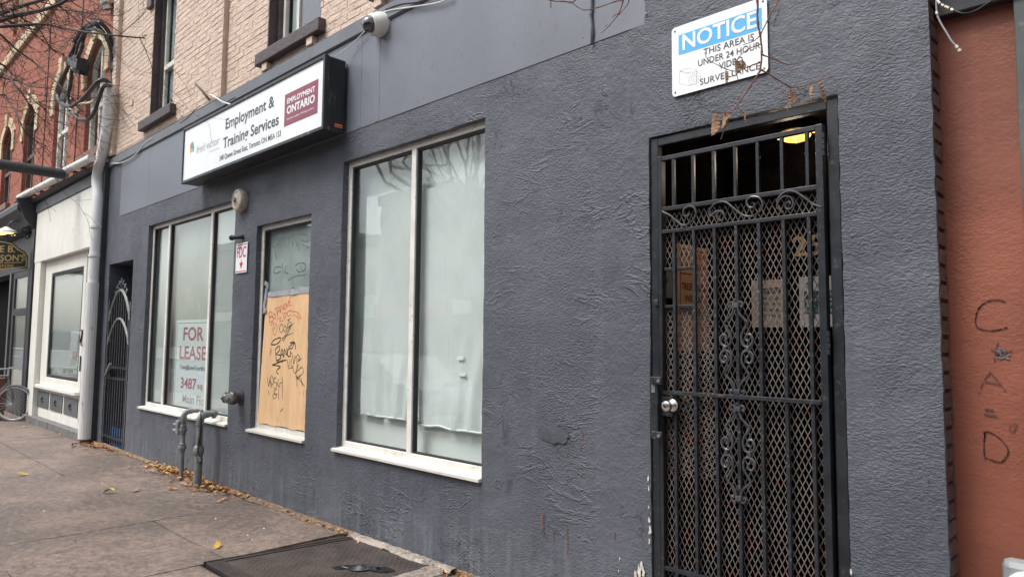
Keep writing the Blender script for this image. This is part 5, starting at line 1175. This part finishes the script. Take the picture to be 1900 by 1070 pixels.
f = MB(); f.box(sa, sa + .16, -.04, .06, 0, 2.98); f.box(sb - .10, sb, -.04, .06, 0, 2.98); f.box(sa + .16, sb - .10, -.04, .06, 2.05, 2.20); f.box(sa + .16, sb - .10, -.04, .06, 0, .55); f.box(sa + .16, sb - .10, -.04, .06, 2.85, 2.98)
dw = f.build('side_light', SHOPD, BS, bevel=.008); MB().box(sa + .16, sb - .10, -.02, -.014, .55, 2.05).build('pane', GLASS, dw); MB().box(sa + .16, sb - .10, -.02, -.014, 2.2, 2.85).build('pane', GLASS, dw); MB().box(sa + .1, sb - .02, .03, .036, 0, 2.98).build('pane_backing', BACKD, dw)
# hanging oval sign on a scroll bracket
HS = thing('hanging_shop_sign', 'black hanging shop sign with gold lettering and border on a scroll bracket', 'sign', (-16.7, -.15, 3.0))
xs_ = -16.70
def hp(px, py, d=0): return atx(px, py, xs_ + d)
out = [hp(51, 498), hp(52, 476), hp(46, 466), hp(34, 460), hp(24, 450), hp(8, 445.5), hp(-14, 444), hp(-36, 450), hp(-52, 462), hp(-66, 476), hp(-66, 498)]
MB().prism(out, (-.05, 0, 0)).build('sign_board', SHOPD, HS)
bd = MB(); inn = [hp(48, 495, .001), hp(49, 479, .001), hp(44, 469, .001), hp(33, 463, .001), hp(23, 453.5, .001), hp(8, 449, .001), hp(-14, 447.5, .001)]
bd.ribbon(inn, .022, UX); bd.ribbon([hp(48, 495, .001), hp(-20, 501, .001)], .02, UX); bd.ribbon([hp(8, 487.5, .001), hp(43, 486.5, .001)], .012, UX); bd.build('gold_border', GOLDL, HS)
def ht(s_, A, B_, cap, b=.02): A, B_ = hp(*A), hp(*B_); dv = B_ - A; text('lettering', s_, GOLDL, HS, (xs_ + .001, A.y, A.z), dv.length, cap, u=dv, nrm=UX, bold=b)
ht('E B.', (-1, 467.5), (28, 468), .135); ht("SON'S", (0, 484), (46, 483.5), .125); ht('STORE', (-2, 496.5), (25, 495), .055, .01); ht('44', (-2, 489), (5, 488.5), .045, .01)
A_, B_ = hp(58, 428), hp(-20, 440)
bk = MB(); bk.tube([hp(60, 430), hp(0, 438), hp(-40, 443)], .018, 6)
for (cx, cy, r) in ((50, 437, 6), (40, 432, 5), (28, 436, 5), (44, 425, 5), (15, 437, 4)): bk.tube([hp(cx + r * math.cos(t) * (1 - t * .08), cy + r * math.sin(t) * (1 - t * .08)) for t in [i * .6 for i in range(13)]], .014, 5)
bk.tube([hp(55, 440), hp(52, 400), hp(53, 385)], .016, 6); bk.build('scroll_bracket', IRON, HS, smooth=True)
for px in (8, -30): MB().cyl(hp(px, 437), hp(px, 447), .01, 6).build('hanger', IRON, HS)
GL = thing('gooseneck_lamp', 'lit gooseneck lamp glowing above the black hanging shop sign', 'lamp', tuple(atx(12, 430, -17.2)))
g0 = atx(12, 432, -17.0)
MB().lathe([(.04, .12), (.06, .10), (.19, .03), (.20, .0)], g0, (0, 0, 1), 18).build('shade', ALU, GL, smooth=True); MB().lathe([(.18, .0), (.15, -.035), (0, -.05)], g0, (0, 0, 1), 18).build('bulb_glow', LAMPS, GL, smooth=True)
MB().tube(cr([g0 + Vector((0, 0, .12)), g0 + Vector((0, .1, .25)), g0 + Vector((0, .35, .22)), g0 + Vector((0, .6, .1))], 5), .015, 6).build('neck', IRON, GL, smooth=True)
# rusty planter and bicycle
pb = gnd(4, 779); tag(MB().box(pb.x - .5, pb.x + .02, pb.y - .35, pb.y + .02, .0, .80).build('planter_box', RUSTBOX, None, bevel=.01, loc=(pb.x - .2, pb.y - .15, 0)), 'rust brown planter box at the left edge by the bicycle', 'planter')
wc = gnd(24, 781); BK = thing('bicycle', 'grey bicycle leaning by the black shopfront', 'bicycle', (wc.x, wc.y, 0))
dv = Vector((-.62, -.78, 0)).normalized(); R1 = .335; c1 = Vector((wc.x, wc.y, R1)); c2 = c1 + dv * 1.02; upv = Vector((0, 0, 1)); sdv = dv.cross(upv)
for c in (c1, c2):
    circ = [c + (dv * math.cos(i * math.pi / 14) + upv * math.sin(i * math.pi / 14)) * R1 for i in range(28)]
    wh = MB().tube(circ, .026, 7, closed=True).build('tyre', RUBBER, BK, smooth=True)
    MB().tube([c + (q_ - c) * .92 for q_ in circ], .020, 6, closed=True).build('rim', CHROME, wh, smooth=True)
    spk = MB()
    for i in range(0, 28): spk.tube([c + sdv * (.025 if i % 2 else -.025), c + (circ[i] - c) * .93], .0022, 3)
    spk.build('spokes', CHROME, wh); MB().cyl(c - sdv * .04, c + sdv * .04, .02, 10).build('hub', CHROME, wh)
bb = c1 + dv * .56 + upv * (-.05); st = c1 + dv * .62 + upv * .52; hd = c1 + dv * .14 + upv * .52; hl = c1 + dv * .11 + upv * .40
st2 = st + dv * .03 + upv * .12
fr = MB()
for p, q in ((hd, st), (hl, bb), (st, bb), (bb, c2), (st, c2), (hd, hl), (hl, c1 + sdv * .04), (hl, c1 - sdv * .04)): fr.cyl(p, q, .016, 8)
fr.build('frame', SHOPG, BK, smooth=True)
MB().cyl(st, st2, .013, 8).build('seat_post', CHROME, BK)
MB().lathe([(.02, -.10), (.055, -.06), (.065, .05), (.05, .12), (.0, .13)], st2, dv, 12).build('saddle', RUBBER, BK, smooth=True)
hb = hd + upv * .14; MB().cyl(hd, hb, .013, 8).build('stem', CHROME, BK)
MB().tube(cr([hb + sdv * .28 - dv * -.12, hb + sdv * .2, hb, hb - sdv * .2, hb - sdv * .28 + dv * .12], 4), .013, 8).build('handlebar', CHROME, BK, smooth=True)
MB().lathe([(.05, 0), (.05, .01)], bb + sdv * .05, sdv, 14).build('crank', CHROME, BK)

# ------------------------------------------------------------------ cellar hatch
HT = thing('cellar_hatch', 'rusty steel tread plate hatch set in the pavement against the wall', 'hatch', (-4.5, -.6, 0))
q0, q1 = Vector((-5.06, -1.19, .006)), Vector((-4.90, -.10, .006)); q2_, q3 = Vector((-3.92, -.10, .006)), Vector((-3.84, -1.19, .006))
def lerp2(u, v): return (q0 * (1 - u) + q3 * u) * (1 - v) + (q1 * (1 - u) + q2_ * u) * v
def plate(u0, u1, v0, v1, z0, z1): 
    c = [lerp2(u0, v0), lerp2(u1, v0), lerp2(u1, v1), lerp2(u0, v1)]; return MB().prism([p + Vector((0, 0, z0)) for p in c], (0, 0, z1 - z0))
plate(.038, .995, .105, .995, -.01, .012).build('tread_plate', TREAD, HT, bevel=.002)
plate(0, .035, .102, 1, -.016, .018).build('edge_frame', RUSTF, HT, bevel=.003)
plate(-.012, -.002, -.01, 1.0, -.016, .022).build('edge_lip', RUSTF, HT, bevel=.002)
plate(0, 1, .0, .10, -.016, .017).build('edge_frame', RUSTF, HT, bevel=.004)
for k in range(6): MB().lathe([(0, .004), (.008, .002), (.009, 0)], lerp2(.08 + .17 * k, .05) + Vector((0, 0, .017)), (0, 0, 1), 8).build('rivet', RUSTF, HT)
b = MB(); n = 26; vs = []
for i in range(n + 1):
    x = -4.95 + 1.25 * i / n; wv = .10 + .05 * noise.noise((x * 3, 1, 4))
    vs += [(x, -wv + R_.uniform(-.008, .008), .014), (x, -wv + .02, .034 + R_.uniform(-.004, .004)), (x, -.035, .040 + R_.uniform(-.004, .004)), (x, -.02, .012)]
b.add(vs, [(i * 4 + k, (i + 1) * 4 + k, (i + 1) * 4 + k + 1, i * 4 + k + 1) for i in range(n) for k in range(3)])
struct(b.build('concrete_lip', CONCL, smooth=True))
b = MB(); vs = []
for i in range(15):
    y = -.10 - .75 * i / 14; wv = .09 + .05 * noise.noise((y * 4, 6, 2))
    vs += [(-3.90 - .02 + R_.uniform(-.012, .012), y, .016), (-3.88, y, .030 + R_.uniform(-.005, .005)), (-3.88 + wv, y, .026 + R_.uniform(-.006, .006)), (-3.87 + wv + .03, y, .002)]
b.add(vs, [(i * 4 + k, (i + 1) * 4 + k, (i + 1) * 4 + k + 1, i * 4 + k + 1) for i in range(14) for k in range(3)])
struct(b.build('concrete_patch', CONCL, smooth=True))
# black plastic scrap lying on the hatch
sc = gnd(680, 1055, .02); b = MB(); nx, ny = 18, 8; vs = []
for j in range(ny + 1):
    for i in range(nx + 1):
        u, v = i / nx, j / ny; wd = .10 * (math.sin(math.pi * u) ** .6) * (.4 + .8 * abs(noise.noise((u * 3, 5, 1)))); x = -.28 + .50 * u
        yy = (v - .5) * 2 * wd; vs.append(sc + Vector((x * .75 + .1 * noise.noise((u * 4, v * 2, 3)), yy + x * .55, .004 + .045 * abs(noise.noise((u * 6, v * 4, 8))) * math.sin(math.pi * v) * math.sin(math.pi * u))))
b.add(vs, [(j * (nx + 1) + i, j * (nx + 1) + i + 1, (j + 1) * (nx + 1) + i + 1, (j + 1) * (nx + 1) + i) for j in range(ny) for i in range(nx)])
tag(b.build('plastic_scrap', PLASTICB, None, smooth=True, loc=tuple(sc)), 'crumpled scrap of black plastic lying on the hatch', 'litter')

# ------------------------------------------------------------------ leaves
def leaf_pts(L, Wd, curl, fold, n=6, rr=R_):
    vs = []; 
    for i in range(n + 1):
        u = i / n; w = Wd * math.sin(math.pi * min(1, u * .93 + .05)) ** .8 * (1 - .25 * u); zc = curl * math.sin(u * 2.2) * L
        for s_ in (-1, 0, 1): vs.append(Vector((u * L, s_ * w, zc + abs(s_) * fold * w + rr.uniform(-.1, .1) * w * .4 * abs(s_))))
    fs = [(i * 3 + k, (i + 1) * 3 + k, (i + 1) * 3 + k + 1, i * 3 + k + 1) for i in range(n) for k in range(2)]
    return vs, fs
def scatter(b_, x, y, L, z=.004, rr=R_):
    vs, fs = leaf_pts(L, L * rr.uniform(.22, .34), rr.uniform(-.15, .35), rr.uniform(-.3, .8), 4, rr)
    rm = Matrix.Rotation(rr.uniform(0, 6.28), 3, 'Z') @ Matrix.Rotation(rr.uniform(-.35, .35), 3, 'X') @ Matrix.Rotation(rr.uniform(-.3, .3), 3, 'Y')
    vs = [rm @ v for v in vs]; zm = min(v.z for v in vs); b_.add([v + Vector((x, y, z - zm)) for v in vs], fs)
rl = random.Random(11)
pile = MB(); pile2 = MB()
for k in range(330):
    t_ = rl.random(); x = rl.gauss(-8.75, .38) if t_ < .62 else rl.gauss(-7.55, .3); y = -abs(rl.gauss(.02, .12)) - .02
    if y < -.55: continue
    scatter(pile if rl.random() < .75 else pile2, x, y, rl.uniform(.03, .08), .006 + .035 * rl.random() * math.exp(-abs(y) * 8) + (.02 if abs(x + 8.6) < .35 else 0), rl)
for k in range(420):
    x = rl.uniform(-16, -3.6); y = -abs(rl.gauss(.0, .05)) - .015; scatter(pile if rl.random() < .8 else pile2, x, y, rl.uniform(.015, .05), .012, rl)
for k in range(110):
    x = rl.gauss(-11.6, .5); y = -abs(rl.gauss(.05, .12)) - .03; scatter(pile, x, y, rl.uniform(.03, .08), .006, rl)
for k in range(60): scatter(pile, rl.gauss(-3.75, .12), -abs(rl.gauss(.04, .06)) - .02, rl.uniform(.015, .04), .02, rl)
for k in range(120): scatter(pile, rl.uniform(-16, -3), rl.uniform(-2.4, -.1), rl.uniform(.008, .022), .005, rl)
def stuff(o, label, cat): o['kind'] = 'stuff'; o['label'] = label; o['category'] = cat
stuff(pile.build('leaf_litter', LEAFO), 'orange brown leaf litter drifted along the foot of the wall', 'leaves'); stuff(pile2.build('leaf_litter', LEAFY), 'yellow leaf bits mixed in the litter along the wall', 'leaves')
for (px, py, L, mt, lab) in ((192, 915, .12, LEAFY, 'small yellow leaf lying alone on the pavement left of the pipes'), (256, 909, .11, LEAFO, 'orange leaf lying on the pavement just left of the gas pipes'), (30, 882, .13, LEAFY, 'yellow leaf on the pavement at the left edge of the picture'), (330, 907, .12, LEAFO, 'orange leaf on the pavement below the thicker gas pipe'), (42, 793, .14, LEAFO, 'brown leaf on the pavement before the black shopfront'), (118, 805, .15, LEAFY, 'yellow leaf beside the plinth of the white shop'), (398, 1019, .11, LEAFY, 'yellow grassy leaf scrap on the pavement by the hatch corner'), (812, 818, .05, LEAFO, 'tiny leaf stuck near the foot of the tall window')):
    if py == 818: continue
    c = gnd(px, py); b_ = MB(); scatter(b_, c.x, c.y, L); tag(b_.build('fallen_leaf', mt, None, smooth=True, loc=(c.x, c.y, 0)), lab, 'leaf', 'single leaves on the pavement')
wb = MB()
for (px, py) in ((190, 895), (400, 962), (460, 992), (468, 1001), (490, 980), (82, 948), (812, 1049)):
    c = gnd(px, py); wb.lathe([(0, .006), (.007, .005), (.009, 0)], c, (0, 0, 1), 6)
o = wb.build('litter_specks', WHITEP); stuff(o, 'tiny white specks of litter on the pavement', 'litter')

# ------------------------------------------------------------------ street trees (trunks stand out of view at the kerb)
def twig_rec(mb, p, d, L, r, lev, rr, droop=.12, spread=.75):
    n = 5; pts = [p]; cur = Vector(p); dd = Vector(d).normalized()
    for i in range(n):
        dd = (dd + Vector((rr.gauss(0, .13), rr.gauss(0, .13), rr.gauss(0, .13) - droop * .3))).normalized(); cur = cur + dd * (L / n); pts.append(cur)
    mb.tube(pts, [max(.0012, r * (1 - .62 * i / n)) for i in range(n + 1)], 5 if r > .01 else 4, cap=False)
    if lev <= 0: return
    for k in range(rr.choice((2, 3, 3, 4))):
        i = rr.randrange(1, n + 1); t_ = pts[i] - pts[i - 1]; ax = t_.orthogonal().normalized(); ax.rotate(Matrix.Rotation(rr.uniform(0, 6.28), 3, t_.normalized()))
        twig_rec(mb, pts[i], t_.normalized() * math.cos(spread) + ax * math.sin(spread), L * rr.uniform(.45, .72), max(.0016, r * .5), lev - 1, rr, droop, spread)
rt = random.Random(5)
T1 = thing('street_tree', 'bare grey street tree reaching its limbs in from the upper left', 'tree', (-7.8, -3.9, 0))
tk = [Vector((-7.8, -3.9, -.05)), Vector((-7.78, -3.88, 1.2)), Vector((-7.82, -3.8, 2.3)), Vector((-7.85, -3.6, 3.1))]
MB().tube(cr(tk, 5), [.17 - .05 * i / 15 for i in range(16)], 12).build('trunk', BARK, T1, smooth=True)
DD = 6.2
LIMB = [([(-160, 160), (-90, 90), (-20, 36), (0, 26), (45, 10), (88, -3), (140, -30), (200, -80)], .021, DD + .5), ([(-150, 130), (-60, 60), (0, 38), (30, 29), (60, 23), (92, 15), (128, -2), (180, -40)], .023, DD + .2), ([(-150, 90), (-60, 54), (0, 50), (60, 46), (85, 46), (120, 53), (160, 60), (220, 67), (268, 71)], .013, DD), ([(-120, 20), (-40, 40), (0, 64), (30, 92), (58, 112), (90, 140), (120, 168), (148, 196)], .008, DD - .2), ([(-120, 60), (-40, 96), (0, 118), (14, 128), (40, 158), (62, 186), (86, 204)], .009, DD - .3), ([(-100, 90), (0, 142), (30, 150), (55, 160), (90, 165), (112, 170)], .006, DD), ([(-100, 180), (0, 176), (14, 185), (28, 205), (42, 238), (60, 258), (88, 272)], .006, DD - .4), ([(90, -30), (110, 12), (135, 22), (165, 34), (190, 38)], .007, DD + .4), ([(-60, -40), (0, 8), (40, 34), (70, 52), (95, 90), (120, 102)], .007, DD + .3), ([(0, 128), (22, 150), (44, 178), (62, 205), (84, 226)], .006, DD - .3)]
lm = []
for k, (L, r, dd) in enumerate(LIMB):
    P_ = [atd(p[0], p[1], dd + .25 * math.sin(i * 1.3 + k)) for i, p in enumerate(L)]; C_ = cr(P_, 5)
    C_ = cr([tk[3] if k < 3 else tk[3] + Vector((0, .2, .3)), (tk[3] + P_[0]) / 2 + Vector((0, 0, .1)), P_[0]], 4)[:-1] + C_ if k < 9 else C_
    rad = [max(.0022, r * (1.5 - 1.05 * i / len(C_))) for i in range(len(C_))]
    MB().tube(C_, rad, 7, cap=False).build('limb', BARK, T1, smooth=True); lm.append((C_, r))
tw = MB()
for C_, r in lm:
    for k in range(13 if r < .01 else 15):
        i = rt.randrange(len(C_) // 3, len(C_)); i = min(i, len(C_) - 2); t_ = (C_[i + 1] - C_[i]).normalized(); ax = t_.orthogonal().normalized(); ax.rotate(Matrix.Rotation(rt.uniform(0, 6.28), 3, t_)); 
        twig_rec(tw, C_[i], t_ * .65 + ax * .75 + Vector((0, 0, -.15)), rt.uniform(.22, .62), max(.0028, r * .28), 2 if rt.random() < .55 else 1, rt, .10, .7)
o = tw.build('twigs', BARK, T1); o['kind'] = 'stuff'
# crown above the frame, carrying on the same tree
cw = MB()
for k in range(9): a = k * .7; twig_rec(cw, tk[3] + Vector((0, 0, .1)), Vector((math.cos(a) * .35 - .1, math.sin(a) * .35 - .35, 1)), rt.uniform(1.8, 2.6), .03, 4, rt, -.05, .45)
o = cw.build('crown', BARK, T1); o['kind'] = 'stuff'
T2 = thing('street_tree', 'bare street tree with red brown twigs and dead tan leaves hanging before the notice sign', 'tree', (-1.2, -4.05, 0))
k2 = [Vector((-1.2, -4.05, -.05)), Vector((-1.22, -4.03, 1.5)), Vector((-1.18, -4.0, 2.8)), Vector((-1.15, -3.7, 3.6))]
MB().tube(cr(k2, 5), [.13 - .05 * i / 15 for i in range(16)], 12).build('trunk', BARK, T2, smooth=True)
DW = 2.45
j1, j2 = atd(1408, -150, DW), atd(1165, -140, DW)
MB().tube(cr([k2[3], Vector((-1.0, -2.8, 3.9)), j1 + Vector((.1, -.3, .4)), j1], 6), [.04 - .034 * i / 18 for i in range(19)], 8).build('limb', BARK, T2, smooth=True)
MB().tube(cr([k2[3], Vector((-1.6, -2.9, 3.9)), j2 + Vector((.0, -.3, .4)), j2], 6), [.035 - .03 * i / 18 for i in range(19)], 8).build('limb', BARK, T2, smooth=True)
def tz2(zx, zy): return (1200 + zx / 4.117, zy / 4.117)
TW = [([(1408, -150), (1402, -60), tz2(845, 0), tz2(848, 180), tz2(866, 260), tz2(878, 400), tz2(868, 540)], .0042, .0032),
      ([tz2(868, 540), tz2(790, 665), tz2(715, 770), tz2(650, 862), tz2(605, 960), tz2(565, 1065)], .0032, .0014),
      ([(1470, -110), tz2(1000, 0), tz2(945, 110), tz2(870, 262), tz2(815, 315), tz2(738, 345)], .003, .0012),
      ([tz2(876, 535), tz2(985, 600), tz2(1100, 665), tz2(1220, 650), tz2(1320, 615), tz2(1420, 580)], .0028, .0013),
      ([tz2(885, 418), tz2(990, 460), tz2(1085, 495), tz2(1195, 475)], .0024, .0012),
      ([tz2(866, 340), tz2(770, 380), tz2(700, 440)], .0018, .001), ([tz2(866, 475), tz2(780, 510), tz2(690, 545), tz2(600, 525), tz2(470, 460), tz2(440, 400)], .0022, .0009),
      ([tz2(650, 860), tz2(545, 860), tz2(490, 850), tz2(415, 815)], .0018, .0009), ([tz2(695, 818), tz2(745, 870), tz2(800, 900), tz2(850, 912)], .0017, .0009),
      ([tz2(710, 770), tz2(700, 745), tz2(690, 740)], .0014, .001), ([tz2(1095, 665), tz2(1100, 740), tz2(1075, 850)], .0016, .0009), ([tz2(690, 548), tz2(695, 600), tz2(710, 655)], .0012, .001),
      ([(1165, -140), (1160, -40), (1156, 0), (1148, 25), (1130, 48), (1115, 62)], .0036, .0010), ([(1157, 0), (1140, 4), (1110, 14), (1085, 19), (1070, 12), (1056, 2)], .0022, .0011), ([(1150, 22), (1142, 28), (1136, 32)], .0016, .0012),
      ([(1172, -60), (1167, 0), (1160, 14), (1148, 28)], .0020, .0010), ([(1090, -60), (1068, 0), (1045, 3), (1020, 1), (1005, -10)], .0026, .0014), ([(1022, 1), (1022, 10), (1022, 16)], .0018, .0014)]
for L, ra_, rb2 in TW:
    C_ = cr([atd(p[0], p[1], DW) for p in L], 5); n = len(C_)
    C_ = [c + Vector((R_.uniform(-.001, .001), 0, R_.uniform(-.001, .001))) for c in C_]
    MB().tube(C_, [(ra_ + (rb2 - ra_) * i / n) * (1.0 + (.45 if i % 5 == 0 else 0)) for i in range(n)], 6).build('twig', TWIGR, T2, smooth=True)
def hleaf(p0, p1, wd, seed):
    A = atd(*tz2(*p0), DW); B = atd(*tz2(*p1), DW - .01); wd *= .75; ax = (B - A); L = ax.length; ax.normalize(); sdv = ax.cross(Vector((.35, .9, 0))).normalized(); nm = sdv.cross(ax); rr = random.Random(seed)
    n = 12; vs = []; wm = L * wd
    for i in range(n + 1):
        u = i / n; w = wm * math.sin(math.pi * min(1, u * .94 + .04)) ** .75
        for s_ in (-1, -.5, 0, .5, 1):
            pl = .0016 * (1 if i % 2 else -1) * abs(s_); tw_ = .5 * math.sin(seed + u * 2)
            off = sdv * (s_ * w * math.cos(tw_)) + nm * (abs(s_) * w * .55 + s_ * w * math.sin(tw_) + pl)
            vs.append(A + ax * (L * u) + off + nm * .008 * math.sin(3 * u + seed))
    m_ = MB(); m_.add(vs, [(i * 5 + k, (i + 1) * 5 + k, (i + 1) * 5 + k + 1, i * 5 + k + 1) for i in range(n) for k in range(4)]); m_.build('leaf', LEAFB, T2, smooth=False)
for k, (a_, c_, wd) in enumerate((((505, 855), (495, 1035), .26), ((580, 858), (580, 985), .24), ((625, 858), (612, 940), .28), ((745, 860), (768, 955), .22), ((720, 835), (715, 880), .25), ((1080, 685), (1068, 808), .24), ((1110, 690), (1112, 785), .24), ((1145, 668), (1147, 712), .3), ((1075, 700), (1022, 718), .2), ((1245, 645), (1262, 780), .24), ((1318, 620), (1362, 782), .26), ((615, 535), (592, 632), .26), ((680, 455), (672, 565), .3), ((720, 455), (700, 545), .34), ((690, 470), (735, 505), .35))): hleaf(a_, c_, wd, k)
cw = MB()
for k in range(6): a = k * 1.05; twig_rec(cw, k2[3], Vector((math.cos(a) * .6, math.sin(a) * .5 - .2, 1)), rt.uniform(1.2, 2.0), .035, 3, rt, -.02, .6)
o = cw.build('crown', BARK, T2); o['kind'] = 'stuff'

# ------------------------------------------------------------------ parked vehicles behind the camera (seen only as reflections)
def wheel(t_, c, r=.33):
    w_ = MB().lathe([(.16, -.10), (r, -.10), (r + .01, 0), (r, .10), (.16, .10)], c, (0, 1, 0), 20).build('tyre', RUBBER, t_, smooth=True); MB().lathe([(0, -.085), (.2, -.08), (.22, -.05), (0, .05)], c, (0, 1, 0), 16).build('rim', CHROME, w_, smooth=True)
def car(x, y, label, prof, roof, wz, width, mat, name, cat):
    t_ = thing(name, label, cat, (x, y, -.13)); z0 = -.13
    def ring(pts, y0, y1, nm, mt, inset=0): return MB().prism([(x + p[0], y0, z0 + p[1]) for p in pts], (0, y1 - y0, 0)).build(nm, mt, t_, bevel=.04)
    ring(prof, y - width / 2, y + width / 2, 'body', mat)
    ring(roof, y - width / 2 + .10, y + width / 2 - .10, 'cabin_glass', CARG)
    top = max(p[1] for p in roof); xs2 = [p[0] for p in roof if p[1] > top - .03]
    MB().box(x + min(xs2), x + max(xs2), y - width / 2 + .08, y + width / 2 - .08, z0 + top, z0 + top + .04).build('roof', mat, t_, bevel=.02)
    for wx in wz:
        for sg in (-1, 1): wheel(t_, (x + wx, y + sg * (width / 2 - .11), z0 + .33))
    return t_
SED = [(-2.2, .28), (2.2, .28), (2.25, .55), (2.1, .80), (1.1, .92), (-1.5, .95), (-2.15, .90), (-2.25, .6)]
SEDR = [(-1.65, .93), (1.15, .90), (.45, 1.38), (-.85, 1.42)]
car(-12.6, -5.75, 'silver saloon car parked at the kerb, reflected in the tall window', SED, SEDR, (-1.35, 1.4), 1.8, CARP, 'parked_car', 'car')
VAN = [(-2.6, .35), (2.5, .35), (2.6, .9), (2.35, 1.15), (-2.55, 1.15), (-2.65, .8)]
VANR = [(-2.5, 1.13), (2.3, 1.13), (1.7, 1.95), (-2.4, 1.98)]
vt = car(-37.0, -6.0, 'white van parked at the kerb, reflected in the white shop window', VAN, VANR, (-1.6, 1.7), 1.95, VANP, 'parked_van', 'van')
MB().box(-34.62, -34.44, -6.75, -5.25, 1.05, 1.72).build('rear_window', CARG, vt, bevel=.03)
MB().box(-34.42, -34.39, -6.2, -5.8, .62, .78).build('number_plate', SHOPG, vt)
MB().box(-34.75, -34.50, -6.95, -5.05, .5, 1.85).build('rear_door', VANP, vt, bevel=.05)
for sg in (-1, 1): MB().box(-34.48, -34.40, -6.0 + sg * .8 - .09, -6.0 + sg * .8 + .09, .6, 1.0).build('tail_lamp', LAMPR, vt)
# ------------------------------------------------------------------ far side of the street
fxs = -58
rf = random.Random(3); k = 0
while fxs < 40:
    wd = rf.uniform(6.5, 10); h = rf.uniform(7.5, 10.5); mt = FARB[k % 4]; k += 1
    t_ = thing('far_building', ['red brick', 'grey stone', 'cream painted', 'brown brick'][(k - 1) % 4] + ' row building across the street, number %s from the west' % ['one', 'two', 'three', 'four', 'five', 'six', 'seven', 'eight', 'nine', 'ten', 'eleven', 'twelve', 'thirteen', 'fourteen', 'fifteen', 'sixteen'][k - 1], 'building', (fxs + wd / 2, -20.5, 0), 'row across the street')
    MB().box(fxs, fxs + wd - .02, -28, -20.5, -.1, h).build('wall', mt, t_); MB().box(fxs - .0, fxs + wd - .02, -20.48, -20.2, h - .5, h + .1).build('cornice', STONE, t_)
    MB().box(fxs + .3, fxs + wd - .4, -20.49, -20.42, .4, 2.9).build('shop_window', FARG, t_); MB().box(fxs + .2, fxs + wd - .3, -20.49, -20.35, 3.0, 3.7).build('shop_fascia', [LAMPR, SHOPW, SHOPD, GREEN][k % 4], t_)
    n = int(wd // 2.0)
    for fl in range(2):
        for i in range(n):
            cx = fxs + wd * (i + .5) / n; w_ = MB().box(cx - .5, cx + .5, -20.49, -20.44, 4.4 + fl * 2.9, 6.1 + fl * 2.9) if 6.1 + fl * 2.9 < h - .5 else None
            if w_: o = w_.build('window', FARG, t_); MB().box(cx - .6, cx + .6, -20.49, -20.38, 4.28 + fl * 2.9, 4.39 + fl * 2.9).build('sill', STONE, o)
    fxs += wd
